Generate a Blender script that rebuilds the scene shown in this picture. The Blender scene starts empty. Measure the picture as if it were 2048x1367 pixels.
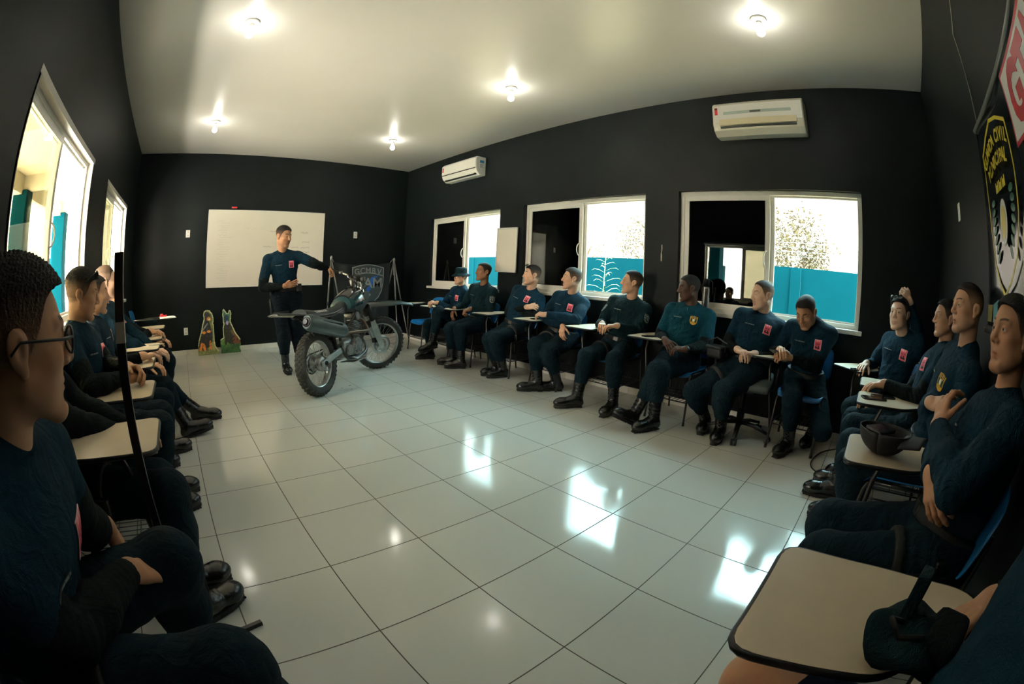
import bpy, bmesh, math, random
import numpy as np
from mathutils import Vector, Matrix, Euler
random.seed(7); RNG = np.random.default_rng(7)
SC = bpy.context.scene
COL = SC.collection
PI = math.pi
V = Vector

# ------------------------------------------------------------------ materials
def mat(name, color, rough=.5, metal=0., spec=.5, var=0., vscale=8., bump=0., bscale=60., coat=0., attr=None, emit=None, estr=0., trans=0., sheen=0.):
    m = bpy.data.materials.new(name); m.use_nodes = True
    nt = m.node_tree; N = nt.nodes; L = nt.links
    b = N['Principled BSDF']
    b.inputs['Base Color'].default_value = (*color, 1)
    b.inputs['Roughness'].default_value = rough
    b.inputs['Metallic'].default_value = metal
    b.inputs['Specular IOR Level'].default_value = spec
    b.inputs['Coat Weight'].default_value = coat
    b.inputs['Coat Roughness'].default_value = .1
    b.inputs['Transmission Weight'].default_value = trans
    if sheen: b.inputs['Sheen Weight'].default_value = sheen
    if emit: b.inputs['Emission Color'].default_value = (*emit, 1); b.inputs['Emission Strength'].default_value = estr
    tc = N.new('ShaderNodeTexCoord')
    src = None
    if attr:
        a = N.new('ShaderNodeVertexColor'); a.layer_name = attr; src = a.outputs['Color']
    if var:
        n = N.new('ShaderNodeTexNoise'); n.inputs['Scale'].default_value = vscale; n.inputs['Detail'].default_value = 4
        L.new(tc.outputs['Object'], n.inputs['Vector'])
        r = N.new('ShaderNodeMapRange'); r.inputs[1].default_value = .3; r.inputs[2].default_value = .7
        r.inputs[3].default_value = 1 - var; r.inputs[4].default_value = 1 + var
        L.new(n.outputs['Fac'], r.inputs[0])
        mx = N.new('ShaderNodeVectorMath'); mx.operation = 'SCALE'
        if src: L.new(src, mx.inputs[0])
        else: mx.inputs[0].default_value = color
        L.new(r.outputs[0], mx.inputs['Scale']); src = mx.outputs[0]
    if src: L.new(src, b.inputs['Base Color'])
    if bump:
        n = N.new('ShaderNodeTexNoise'); n.inputs['Scale'].default_value = bscale; n.inputs['Detail'].default_value = 3
        L.new(tc.outputs['Object'], n.inputs['Vector'])
        bp = N.new('ShaderNodeBump'); bp.inputs['Strength'].default_value = bump; bp.inputs['Distance'].default_value = .01
        L.new(n.outputs['Fac'], bp.inputs['Height']); L.new(bp.outputs[0], b.inputs['Normal'])
    return m

def hexc(r, g, b):
    f = lambda c: (c/255/12.92 if c <= 10 else ((c/255+.055)/1.055)**2.4)
    return (f(r), f(g), f(b))

M = {}
M['wall'] = mat('charcoal wall paint', (.0036, .0066, .0070), .50, spec=.20, var=.25, vscale=3, bump=.12, bscale=180)
M['ceiling'] = mat('white ceiling paint', (.57, .562, .525), .34, spec=.45, var=.03, vscale=1.2)
M['base'] = mat('white tile skirting', (.72, .70, .64), .2, var=.04)
M['alu'] = mat('white window aluminium', (.70, .68, .62), .35)
M['alugrey'] = mat('grey aluminium', (.28, .28, .27), .35, metal=.6)
M['reveal'] = mat('plastered window reveal', (.50, .47, .42), .6, var=.06)
M['chrome'] = mat('chrome', (.7, .7, .7), .18, metal=1)
M['steel'] = mat('brushed steel', (.45, .45, .44), .3, metal=1, var=.1)
M['blackmetal'] = mat('black painted steel', (.012, .012, .013), .3, spec=.6)
M['blackplastic'] = mat('black plastic', (.012, .013, .014), .38)
M['rubber'] = mat('black rubber', (.014, .014, .014), .7, bump=.2, bscale=90)
M['whiteplastic'] = mat('white plastic', (.72, .71, .66), .35)
M['ivory'] = mat('ivory plastic', (.62, .58, .46), .4)
M['blue'] = mat('blue moulded plastic', (.004, .115, .33), .38, var=.05, vscale=20)
M['laminate'] = mat('cream laminate', (.66, .56, .41), .38, var=.03, vscale=12)
M['phone'] = mat('black phone glass', (.006, .007, .009), .12, spec=.7)
M['red'] = mat('red plastic', (.55, .02, .03), .4)
M['paper'] = mat('white paper', (.75, .74, .70), .7)
M['tape'] = mat('masking tape', (.55, .5, .42), .7)
M['teal'] = mat('teal painted render', (.0, .022, .031), .95, spec=.03, var=.06, vscale=1.5)
M['board'] = mat('whiteboard enamel', (.72, .68, .59), .16, spec=.5, var=.03, vscale=2)
M['ink'] = mat('marker ink', (.16, .17, .18), .6)
M['inkfaint'] = mat('wiped marker ink', (.46, .45, .41), .5)
M['grass'] = mat('leaf green', (.030,.027,.009), .6, var=.4, vscale=5)
M['bark'] = mat('bark', (.10, .075, .05), .8)
M['soil'] = mat('dry soil and grass', (.06,.055,.035), .95, spec=.05, var=.2, vscale=2)
M['ground'] = mat('pale concrete paving', (.60,.53,.43), .85, var=.12, vscale=2)
M['weed'] = mat('weed leaf', (.10,.16,.09), .8, spec=.1)
M['wire'] = mat('dark wire', (.03, .03, .03), .5)

def glass_mat(name, tint, refl):
    m = bpy.data.materials.new(name); m.use_nodes = True
    nt = m.node_tree; N = nt.nodes; L = nt.links; N.clear()
    o = N.new('ShaderNodeOutputMaterial'); g = N.new('ShaderNodeBsdfGlossy'); t = N.new('ShaderNodeBsdfTransparent')
    g.inputs['Roughness'].default_value = .015; g.inputs['Color'].default_value = (.92, 1, .98, 1)
    t.inputs['Color'].default_value = (*tint, 1)
    lw = N.new('ShaderNodeLayerWeight'); pw = N.new('ShaderNodeMath'); pw.operation = 'POWER'; pw.inputs[1].default_value = 3.5; L.new(lw.outputs['Facing'], pw.inputs[0])
    fr = N.new('ShaderNodeMath'); fr.operation = 'MULTIPLY_ADD'; fr.inputs[1].default_value = .75; fr.inputs[2].default_value = refl; L.new(pw.outputs[0], fr.inputs[0])
    mx = N.new('ShaderNodeMixShader')
    L.new(fr.outputs[0], mx.inputs[0]); L.new(t.outputs[0], mx.inputs[1]); L.new(g.outputs[0], mx.inputs[2]); L.new(mx.outputs[0], o.inputs[0])
    return m
M['darkglass'] = glass_mat('dark tinted window glass', (.006, .02, .021), .075)
M['clearglass'] = glass_mat('clear glass', (.74, .73, .66), .03)
M['lens'] = glass_mat('spectacle lens', (.9, .9, .9), .03)

def floor_mat():
    m = bpy.data.materials.new('glossy ceramic floor tiles'); m.use_nodes = True
    nt = m.node_tree; N = nt.nodes; L = nt.links; b = N['Principled BSDF']
    geo = N.new('ShaderNodeNewGeometry'); sep = N.new('ShaderNodeSeparateXYZ'); L.new(geo.outputs['Position'], sep.inputs[0])
    def math_(op, a, bb=None, c=None):
        n = N.new('ShaderNodeMath'); n.operation = op
        for i, v in enumerate((a, bb, c)):
            if v is None: continue
            if isinstance(v, (int, float)): n.inputs[i].default_value = v
            else: L.new(v, n.inputs[i])
        return n.outputs[0]
    T = .46
    ds = []; ids = []
    for ax in ('X', 'Y'):
        u = math_('DIVIDE', sep.outputs[ax], T)
        u5 = math_('ADD', u, .5)
        fr = math_('FRACT', u5)
        d = math_('ABSOLUTE', math_('SUBTRACT', fr, .5))
        ds.append(d); ids.append(math_('FLOOR', u))
    d = math_('MULTIPLY', math_('MINIMUM', ds[0], ds[1]), T)
    gro = N.new('ShaderNodeMapRange'); gro.interpolation_type = 'SMOOTHSTEP'
    gro.inputs[1].default_value = .0016; gro.inputs[2].default_value = .0034
    L.new(d, gro.inputs[0])
    cb = N.new('ShaderNodeCombineXYZ'); L.new(ids[0], cb.inputs[0]); L.new(ids[1], cb.inputs[1])
    wn = N.new('ShaderNodeTexWhiteNoise'); wn.noise_dimensions = '3D'; L.new(cb.outputs[0], wn.inputs['Vector'])
    nz = N.new('ShaderNodeTexNoise'); nz.inputs['Scale'].default_value = 1.1; nz.inputs['Detail'].default_value = 5
    L.new(geo.outputs['Position'], nz.inputs['Vector'])
    v = math_('ADD', math_('MULTIPLY', wn.outputs['Value'], .05), math_('MULTIPLY', nz.outputs['Fac'], .10))
    v = math_('ADD', v, .90)
    mx = N.new('ShaderNodeVectorMath'); mx.operation = 'SCALE'; mx.inputs[0].default_value = (.62, .625, .57)
    L.new(v, mx.inputs['Scale'])
    mix = N.new('ShaderNodeMix'); mix.data_type = 'RGBA'
    L.new(gro.outputs[0], mix.inputs['Factor']); mix.inputs['A'].default_value = (.075, .050, .034, 1); L.new(mx.outputs[0], mix.inputs['B'])
    L.new(mix.outputs['Result'], b.inputs['Base Color'])
    n2 = N.new('ShaderNodeTexNoise'); n2.inputs['Scale'].default_value = 2.5; n2.inputs['Detail'].default_value = 6
    L.new(geo.outputs['Position'], n2.inputs['Vector'])
    rr = N.new('ShaderNodeMapRange'); rr.inputs[1].default_value = .35; rr.inputs[2].default_value = .7; rr.inputs[3].default_value = .07; rr.inputs[4].default_value = .17
    L.new(n2.outputs['Fac'], rr.inputs[0])
    ro = N.new('ShaderNodeMix'); ro.data_type = 'FLOAT'; L.new(gro.outputs[0], ro.inputs[0]); ro.inputs[2].default_value = .7; L.new(rr.outputs[0], ro.inputs[3])
    L.new(ro.outputs[0], b.inputs['Roughness'])
    b.inputs['Specular IOR Level'].default_value = .62
    n3 = N.new('ShaderNodeTexNoise'); n3.inputs['Scale'].default_value = 9; L.new(geo.outputs['Position'], n3.inputs['Vector'])
    hh = math_('ADD', math_('MULTIPLY', n3.outputs['Fac'], .06), gro.outputs[0])
    bp = N.new('ShaderNodeBump'); bp.inputs['Strength'].default_value = .35; bp.inputs['Distance'].default_value = .0015
    L.new(hh, bp.inputs['Height']); L.new(bp.outputs[0], b.inputs['Normal'])
    return m
M['floor'] = floor_mat()

# ------------------------------------------------------------------ mesh helpers
class MB:
    """collects shapes into one mesh"""
    def __init__(s): s.bm = bmesh.new(); s.mats = []
    def _mi(s, m):
        if m not in s.mats: s.mats.append(m)
        return s.mats.index(m)
    def add(s, verts, faces, m=None, smooth=False):
        vs = [s.bm.verts.new(v) for v in verts]; mi = s._mi(m); out = []
        for f in faces:
            try: fc = s.bm.faces.new([vs[i] for i in f])
            except ValueError: continue
            fc.material_index = mi; fc.smooth = smooth; out.append(fc)
        return vs, out
    def box(s, lo, hi, m=None, bev=0., mw=None, seg=2):
        x0, y0, z0 = lo; x1, y1, z1 = hi
        vs = [(x0,y0,z0),(x1,y0,z0),(x1,y1,z0),(x0,y1,z0),(x0,y0,z1),(x1,y0,z1),(x1,y1,z1),(x0,y1,z1)]
        if mw is not None: vs = [mw @ V(v) for v in vs]
        v, f = s.add(vs, [(0,3,2,1),(4,5,6,7),(0,1,5,4),(1,2,6,5),(2,3,7,6),(3,0,4,7)], m)
        if bev > 0:
            es = list({e for fc in f for e in fc.edges})
            r = bmesh.ops.bevel(s.bm, geom=es, offset=bev, segments=seg, affect='EDGES', profile=.5)
            mi = s._mi(m)
            for fc in r['faces']: fc.material_index = mi; fc.smooth = True
        return s
    def bar(s, a, b, w, h, m=None, bev=0., up=(0,0,1)):
        a, b = V(a), V(b); d = (b-a); l = d.length; z = d.normalized(); u = V(up)
        x = u.cross(z)
        if x.length < 1e-4: x = V((1,0,0)).cross(z)
        x.normalize(); y = z.cross(x)
        mw = Matrix(((x.x,y.x,z.x,a.x),(x.y,y.y,z.y,a.y),(x.z,y.z,z.z,a.z),(0,0,0,1)))
        return s.box((-w/2,-h/2,0),(w/2,h/2,l), m, bev, mw)
    def tube(s, pts, r, m=None, n=8, cap=True, closed=False, flat=1.):
        """pts list of points, r radius or list"""
        P = [V(p) for p in pts]; K = len(P); R = r if hasattr(r, '__len__') else [r]*K
        rings = []; prev = None
        for i in range(K):
            if closed: t = P[(i+1) % K]-P[i-1]
            else: t = P[min(i+1,K-1)]-P[max(i-1,0)]
            t.normalize()
            if prev is None:
                a = V((0,0,1)) if abs(t.z) < .9 else V((1,0,0)); x = a.cross(t).normalized()
            else:
                x = prev-t*prev.dot(t); x.normalize()
            prev = x; y = t.cross(x)
            rings.append([s.bm.verts.new(P[i]+(x*math.cos(2*PI*k/n)+y*math.sin(2*PI*k/n)*flat)*R[i]) for k in range(n)])
        mi = s._mi(m)
        for i in range(K if closed else K-1):
            A, B = rings[i], rings[(i+1) % K]
            for k in range(n):
                f = s.bm.faces.new((A[k],A[(k+1)%n],B[(k+1)%n],B[k])); f.smooth = True; f.material_index = mi
        if cap and not closed:
            for A, rev in ((rings[0],True),(rings[-1],False)):
                f = s.bm.faces.new(A[::-1] if rev else A); f.material_index = mi
        return s
    def cyl(s, a, b, r, m=None, n=16, r2=None): return s.tube([a,b],[r, r if r2 is None else r2], m, n)
    def lathe(s, prof, m=None, n=24, mw=None, closed=False):
        """prof: (r,z) pairs, around z"""
        rings = []
        for r, z in prof:
            ring = []
            for k in range(n):
                p = V((r*math.cos(2*PI*k/n), r*math.sin(2*PI*k/n), z))
                ring.append(s.bm.verts.new(mw @ p if mw is not None else p))
            rings.append(ring)
        mi = s._mi(m); K = len(rings)
        for i in range(K if closed else K-1):
            A, B = rings[i], rings[(i+1) % K]
            for k in range(n):
                f = s.bm.faces.new((A[k],A[(k+1)%n],B[(k+1)%n],B[k])); f.smooth = True; f.material_index = mi
        if not closed:
            for A, rev in ((rings[0],True),(rings[-1],False)):
                f = s.bm.faces.new(A[::-1] if rev else A); f.material_index = mi
        return s
    def prism(s, poly, d, m=None, mw=None, bev=0., smooth=False, m_side=None):
        """extrude a 2D outline (x,y) from z=0 to z=d, placed by mw"""
        T = (lambda p: mw @ V(p)) if mw is not None else (lambda p: V(p))
        n = len(poly)
        a = [s.bm.verts.new(T((x,y,0))) for x,y in poly]; b = [s.bm.verts.new(T((x,y,d))) for x,y in poly]
        mi = s._mi(m); ms = s._mi(m_side) if m_side else mi; fs = []
        f = s.bm.faces.new(a[::-1]); f.material_index = mi; fs.append(f); f = s.bm.faces.new(b); f.material_index = mi; fs.append(f); cap = list(fs)
        for i in range(n):
            f = s.bm.faces.new((a[i],a[(i+1)%n],b[(i+1)%n],b[i])); f.material_index = ms; f.smooth = smooth; fs.append(f)
        if bev > 0:
            es = list({e for c in cap for e in c.edges})
            r = bmesh.ops.bevel(s.bm, geom=es, offset=bev, segments=2, affect='EDGES', profile=.5)
            for fc in r['faces']: fc.material_index = ms; fc.smooth = True
        return s
    def sphere(s, c, r, m=None, n=16, sc=(1,1,1), mw=None):
        t = Matrix.Translation(c) @ Matrix.Diagonal((sc[0]*r, sc[1]*r, sc[2]*r, 1))
        if mw is not None: t = mw @ t
        r_ = bmesh.ops.create_uvsphere(s.bm, u_segments=n, v_segments=max(6,n//2), radius=1, matrix=t)
        mi = s._mi(m)
        for v in r_['verts']:
            for f in v.link_faces: f.smooth = True; f.material_index = mi
        return s
    def grid(s, fn, nu, nv, m=None, thick=0., closed_u=False):
        """surface fn(u,v) in 0..1; thick adds a second skin along normals"""
        P = np.array([[fn(i/(nu-1), j/(nv-1)) for j in range(nv)] for i in range(nu)], float)
        vs = [[s.bm.verts.new(P[i,j]) for j in range(nv)] for i in range(nu)]; mi = s._mi(m); fs = []
        for i in range(nu-1):
            for j in range(nv-1):
                f = s.bm.faces.new((vs[i][j],vs[i+1][j],vs[i+1][j+1],vs[i][j+1])); f.smooth = True; f.material_index = mi; fs.append(f)
        if thick:
            du = np.gradient(P, axis=0); dv = np.gradient(P, axis=1); nn = np.cross(du, dv); nn /= np.linalg.norm(nn, axis=2, keepdims=True)+1e-12
            Q = P-nn*thick
            ws = [[s.bm.verts.new(Q[i,j]) for j in range(nv)] for i in range(nu)]
            for i in range(nu-1):
                for j in range(nv-1):
                    f = s.bm.faces.new((ws[i][j],ws[i][j+1],ws[i+1][j+1],ws[i+1][j])); f.smooth = True; f.material_index = mi
            def rim(A, B):
                for k in range(len(A)-1):
                    f = s.bm.faces.new((A[k+1],A[k],B[k],B[k+1])); f.material_index = mi; f.smooth = True
            rim([vs[i][0] for i in range(nu)], [ws[i][0] for i in range(nu)])
            rim([vs[i][-1] for i in range(nu)][::-1], [ws[i][-1] for i in range(nu)][::-1])
            rim(vs[0][::-1], ws[0][::-1]); rim(vs[-1], ws[-1])
        return s
    def build(s, name, m=None, parent=None, loc=None, fixn=True):
        if fixn: bmesh.ops.recalc_face_normals(s.bm, faces=s.bm.faces[:])
        me = bpy.data.meshes.new(name); s.bm.to_mesh(me); s.bm.free()
        for k in s.mats: me.materials.append(k or m or M['blackplastic'])
        o = bpy.data.objects.new(name, me); COL.objects.link(o)
        if parent is not None: o.parent = parent
        if loc is not None: o.location = loc
        return o

def tag(o, label=None, cat=None, group=None, kind=None):
    if label: o['label'] = label
    if cat: o['category'] = cat
    if group: o['group'] = group
    if kind: o['kind'] = kind
    return o
def empty(name, loc=(0,0,0), rz=0, label=None, cat=None, group=None, rot=None):
    o = bpy.data.objects.new(name, None); COL.objects.link(o); o.empty_display_size = .1
    o.location = loc; o.rotation_euler = rot if rot else (0,0,rz)
    return tag(o, label, cat, group)
def copy_tree(o, parent=None):
    c = o.copy(); COL.objects.link(c); c.parent = parent
    for ch in [x for x in bpy.data.objects if x.parent == o]: copy_tree(ch, c)
    return c
def rrect(w, h, r, n=5, cx=0, cy=0):
    out = []
    for (sx, sy, a0) in ((1,1,0),(-1,1,90),(-1,-1,180),(1,-1,270)):
        for k in range(n+1):
            a = math.radians(a0+90*k/n); out.append((cx+sx*(w/2-r)+r*math.cos(a), cy+sy*(h/2-r)+r*math.sin(a)))
    return out
def text_mesh(mb, txt, size, mw, m, depth=.001, bold=0., align='CENTER', sx=1.):
    """letters as flat solid shapes added to a mesh builder; mw places the text's xy plane"""
    cu = bpy.data.curves.new('t', 'FONT'); cu.body = txt; cu.size = size; cu.align_x = align; cu.align_y = 'CENTER'
    cu.extrude = depth/2; cu.offset = bold; cu.resolution_u = 3
    o = bpy.data.objects.new('t', cu); COL.objects.link(o)
    dg = bpy.context.evaluated_depsgraph_get(); me = o.evaluated_get(dg).to_mesh()
    S = mw @ Matrix.Diagonal((sx,1,1,1))
    mb.add([S @ v.co for v in me.vertices], [tuple(p.vertices) for p in me.polygons], m)
    o.to_mesh_clear(); bpy.data.objects.remove(o); bpy.data.curves.remove(cu)
def frame_mw(o, x, y):
    x = V(x).normalized(); y = V(y); y = (y-x*y.dot(x)).normalized(); z = x.cross(y)
    return Matrix(((x.x,y.x,z.x,o[0]),(x.y,y.y,z.y,o[1]),(x.z,y.z,z.z,o[2]),(0,0,0,1)))

# ------------------------------------------------------------------ camera (full-frame fisheye lens)
CAMP = (.02236, -2.01802, 1.21968)
def make_camera():
    yw, p, r = .752039120651667, -.1497950319903972, .03754382785552503
    f = V((math.sin(yw)*math.cos(p), math.cos(yw)*math.cos(p), math.sin(p))); rt = V((math.cos(yw), -math.sin(yw), 0)); up = rt.cross(f)
    R = rt*math.cos(r)+up*math.sin(r); U = up*math.cos(r)-rt*math.sin(r)
    cd = bpy.data.cameras.new('camera'); cd.type = 'PANO'
    cd.panorama_type = 'FISHEYE_LENS_POLYNOMIAL'
    px = 36./2048
    k = (0.0011048385379310752, 1.5903967633759447e-07, -2.756078073125939e-10, 1.9570916734280736e-13)
    cd.sensor_fit = 'HORIZONTAL'; cd.sensor_width = 36.; cd.sensor_height = 36.*1367/2048
    cd.fisheye_fov = PI
    cd.fisheye_polynomial_k0 = 0
    for i in range(4): setattr(cd, 'fisheye_polynomial_k%d' % (i+1), -k[i]/px**(i+1))
    cd.clip_start = .02
    o = bpy.data.objects.new('camera', cd); COL.objects.link(o)
    o.matrix_world = Matrix(((R.x,U.x,-f.x,CAMP[0]),(R.y,U.y,-f.y,CAMP[1]),(R.z,U.z,-f.z,CAMP[2]),(0,0,0,1)))
    SC.camera = o
make_camera()
SC.view_settings.view_transform = 'Standard'; SC.view_settings.look = 'None'; SC.view_settings.gamma = 1; SC.view_settings.use_curve_mapping = False
SC.view_settings.exposure = 1.32

# ------------------------------------------------------------------ room shell
XL, XR, YF, YN, H = -.929, 4.117, 5.435, -2.703, 3.196
WT = .15
def struct(o): o['kind'] = 'structure'; return o
def wall_with_holes(name, axis, at, out, lo, hi, holes, m):
    """a wall slab perpendicular to axis; holes as (u0,u1,z0,z1)"""
    mb = MB(); a, b = sorted((at, at+out))
    def bx(u0, u1, z0, z1):
        if axis == 0: mb.box((a,u0,z0),(b,u1,z1), m)
        else: mb.box((u0,a,z0),(u1,b,z1), m)
    cur = lo
    for (u0,u1,z0,z1) in sorted(holes):
        bx(cur, u0, 0, H); bx(u0, u1, 0, z0); bx(u0, u1, z1, H); cur = u1
    bx(cur, hi, 0, H)
    return struct(mb.build(name, m))
RW = [(2.70, 4.50, 1.0, 2.165), (.367, 2.22, 1.02, 2.18), (-1.915, -.03, .985, 2.185)]
LW = [(-.06, 1.80, .98, 2.185), (2.66, 4.40, .98, 2.185)]
wall_with_holes('wall_right', 0, XR, WT, YN-WT, YF+WT, RW, M['wall'])
wall_with_holes('wall_left', 0, XL, -WT, YN-WT, YF+WT, LW, M['wall'])
struct(MB().box((XL-WT,YF,0),(XR+WT,YF+WT,H)).build('wall_far', M['wall']))
struct(MB().box((XL-WT,YN-WT,0),(XR+WT,YN,H)).build('wall_near', M['wall']))
struct(MB().box((XL-WT,YN-WT,-.1),(XR+WT,YF+WT,0)).build('floor', M['floor']))
struct(MB().box((XL-WT,YN-WT,H),(XR+WT,YF+WT,H+.12)).build('ceiling', M['ceiling']))
struct(MB().prism([(XL-.9,H+.12),(XR+.9,H+.12),((XL+XR)/2,H+1.7)], YF-YN+1.6, None, Matrix(((1,0,0,0),(0,0,-1,YF+.8),(0,1,0,0),(0,0,0,1)))).build('shading_roof', M['ceiling']))  # unseen roof, added to keep the left sky off the perimeter wall
def baseboard(name, axis, at, sgn, lo, hi):
    mb = MB(); k = math.floor(lo/.46); u = lo
    while u < hi-1e-4:
        k += 1; n = min(hi, k*.46)
        if n-u > .004:
            a, b = sorted((at, at+sgn*.011))
            if axis == 0: mb.box((a,u+.001,0),(b,n-.001,.078), bev=.002)
            else: mb.box((u+.001,a,0),(n-.001,b,.078), bev=.002)
        u = n
    struct(mb.build(name, M['base']))
baseboard('baseboard_right', 0, XR, -1, YN, YF); baseboard('baseboard_left', 0, XL, 1, YN, YF)
baseboard('baseboard_far', 1, YF, -1, XL+.011, XR-.011); baseboard('baseboard_near', 1, YN, 1, XL+.011, XR-.011)

def window(name, wallx, out, y0, y1, z0, z1, glass, liner, sash_hi, sash2):
    """sliding window set in the opening; out=+1/-1 direction outward. glass sash over the high-y half"""
    e = empty(name, (wallx, (y0+y1)/2, 0)); struct(e)
    X = lambda d: out*d     # depth from the room face
    yc = (y0+y1)/2
    def bx(mb, d0, d1, a0, a1, b0, b1, m=None, bev=.003):
        x0, x1 = sorted((X(d0), X(d1))); mb.box((x0,a0-yc,b0),(x1,a1-yc,b1), m, bev)
    fd0, fd1 = .055, .13
    if liner:   # plastered reveal lining the opening
        mb = MB(); t = .012
        bx(mb,.0,WT+.02,y0-.03,y0+t,z0,z1+.03,bev=.002); bx(mb,.0,WT+.02,y1-t,y1+.03,z0,z1+.03,bev=.002); bx(mb,-.004,WT+.02,y0-.03,y1+.03,z1-t,z1+.03,bev=.002)
        mb.build('reveal', M['reveal'], e)
    mb = MB(); w = .045
    bx(mb,fd0,fd1,y0,y1,z1-w,z1); bx(mb,fd0,fd1,y0,y1,z0,z0+w); bx(mb,fd0,fd1,y0,y0+w,z0+w,z1-w); bx(mb,fd0,fd1,y1-w,y1,z0+w,z1-w)
    bx(mb,fd0+.03,fd0+.036,y0+w,y1-w,z1-w-.018,z1-w,bev=0); bx(mb,fd0+.03,fd0+.036,y0+w,y1-w,z0+w,z0+w+.018,bev=0)
    mb.build('window_frame', M['alu'], e)
    mb = MB(); bx(mb,-.035,WT+.03,y0-.04,y1+.04,z0-.035,z0+.004,bev=.006); mb.build('sill', M['alu'], e)
    def sash(a0, a1, d, m):
        s = MB(); v = .05
        bx(s,d,d+.026,a0,a1,z1-w-v,z1-w+.004); bx(s,d,d+.026,a0,a1,z0+w-.004,z0+w+v); bx(s,d,d+.026,a0,a0+v,z0+w+v,z1-w-v); bx(s,d,d+.026,a1-v,a1,z0+w+v,z1-w-v)
        so = s.build('sash', M['alu'], e)
        g = MB(); bx(g,d+.010,d+.015,a0+v-.006,a1-v+.006,z0+w+v-.006,z1-w-v+.006,bev=0); g.build('pane', m, so)
        return so
    s1 = sash(yc-.02 if sash_hi else y0+w, y1-w if sash_hi else yc+.02, fd0+.004, glass)
    sash((yc-.06) if sash_hi else y0+w, y1-w-.04 if sash_hi else yc+.06, fd0+.04, glass)
    # loop handle on the stile
    hy = (yc+.012) if sash_hi else (yc-.012); hz = z0+.55
    pts = [(X(fd0+.004), hy-yc, hz-.075)]+[(X(fd0+.004-.035*math.sin(PI*k/8)), hy-yc+.02*math.sin(PI*k/8), hz-.075*math.cos(PI*k/8)) for k in range(1,8)]+[(X(fd0+.004), hy-yc, hz+.075)]
    MB().tube(pts, .007, n=8).build('handle', M['alu'], e)
    return e
for i, (y0,y1,z0,z1) in enumerate(RW): window('window_%d' % (i+1), XR, 1, y0, y1, z0, z1, M['darkglass'], False, True, True)
for i, (y0,y1,z0,z1) in enumerate(LW): window('window_%d' % (i+4), XL, -1, y0, y1, z0, z1, M['clearglass'], True, False, True)

# ------------------------------------------------------------------ ceiling lamps
M['bulb'] = mat('lit bulb', (.9,.9,.9), .3, emit=(1.0,.97,.88), estr=37)
def make_lamp():
    e = empty('ceiling_lamp', (0,0,H), cat='lamp')
    MB().lathe([(.0,-.001),(.062,-.001),(.062,-.012),(.05,-.022),(.03,-.026),(0,-.026)], n=28).build('ceiling_rose', M['whiteplastic'], e)
    MB().lathe([(.0,-.024),(.021,-.024),(.023,-.03),(.021,-.062),(.017,-.066),(0,-.066)], n=20).build('lamp_holder', M['whiteplastic'], e)
    MB().lathe([(.0,-.064),(.014,-.066),(.019,-.085),(.03,-.105),(.034,-.122),(.030,-.14),(.018,-.152),(0,-.156)], n=24).build('bulb', M['bulb'], e)
    return e
_lp = make_lamp()
LAMPS = [((.255,3.775),'lit bare bulb over the whiteboard side, near the left wall'),((2.87,3.72),'lit bare bulb beside the far air conditioner'),((.255,1.21),'lit bare bulb on the ceiling nearest the left windows, close to the camera'),
         ((2.90,1.21),'lit bare bulb at the middle of the ceiling, between the two air conditioners'),((.255,-1.38),'lit bare bulb on the ceiling above the camera corner'),((2.845,-1.385),'lit bare bulb on the ceiling nearest the big air conditioner, top right')]
for i, ((x,y),lb) in enumerate(LAMPS):
    o = _lp if i == 0 else copy_tree(_lp)
    o.location = (x,y,H); tag(o, lb, 'lamp', 'ceiling bulbs')

# ------------------------------------------------------------------ world and daylight
def make_world():
    w = bpy.data.worlds.new('sky'); SC.world = w; w.use_nodes = True
    nt = w.node_tree; N = nt.nodes; L = nt.links; N.clear()
    o = N.new('ShaderNodeOutputWorld'); bg = N.new('ShaderNodeBackground')
    tc = N.new('ShaderNodeTexCoord'); sp = N.new('ShaderNodeSeparateXYZ'); L.new(tc.outputs['Generated'], sp.inputs[0])
    cr = N.new('ShaderNodeValToRGB'); L.new(sp.outputs['Z'], cr.inputs[0])
    el = cr.color_ramp.elements
    el[0].position = 0.0; el[0].color = (.80,.70,.58,1)
    el[1].position = .30; el[1].color = (1.0,.87,.735,1)
    a = el.new(.42); a.color = (2.6,4.2,4.3,1)
    b = el.new(.62); b.color = (5.0,8.6,9.0,1)
    L.new(cr.outputs[0], bg.inputs[0])
    # added glow low in the left sky, lights the room through the left windows
    mr = N.new('ShaderNodeMapRange'); mr.interpolation_type = 'SMOOTHSTEP'; mr.inputs[1].default_value = .15; mr.inputs[2].default_value = -.75; mr.inputs[3].default_value = 0; mr.inputs[4].default_value = 14.
    L.new(sp.outputs['X'], mr.inputs[0])
    m2 = N.new('ShaderNodeMapRange'); m2.interpolation_type = 'SMOOTHSTEP'; m2.inputs[1].default_value = .26; m2.inputs[2].default_value = .44; m2.inputs[3].default_value = 1; m2.inputs[4].default_value = 0
    L.new(sp.outputs['Z'], m2.inputs[0])
    ma = N.new('ShaderNodeMath'); ma.operation = 'MULTIPLY_ADD'; L.new(mr.outputs[0], ma.inputs[0]); L.new(m2.outputs[0], ma.inputs[1]); ma.inputs[2].default_value = 1.03; L.new(ma.outputs[0], bg.inputs[1])
    L.new(bg.outputs[0], o.inputs[0])
make_world()
def area(name, loc, direction, sx, sy, power, color):
    l = bpy.data.lights.new(name, 'AREA'); l.shape = 'RECTANGLE'; l.size = sx; l.size_y = sy; l.energy = power; l.color = color
    o = bpy.data.objects.new(name, l); COL.objects.link(o); o.location = loc
    o.rotation_euler = V(direction).to_track_quat('-Z', 'Y').to_euler()
    return o
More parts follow.
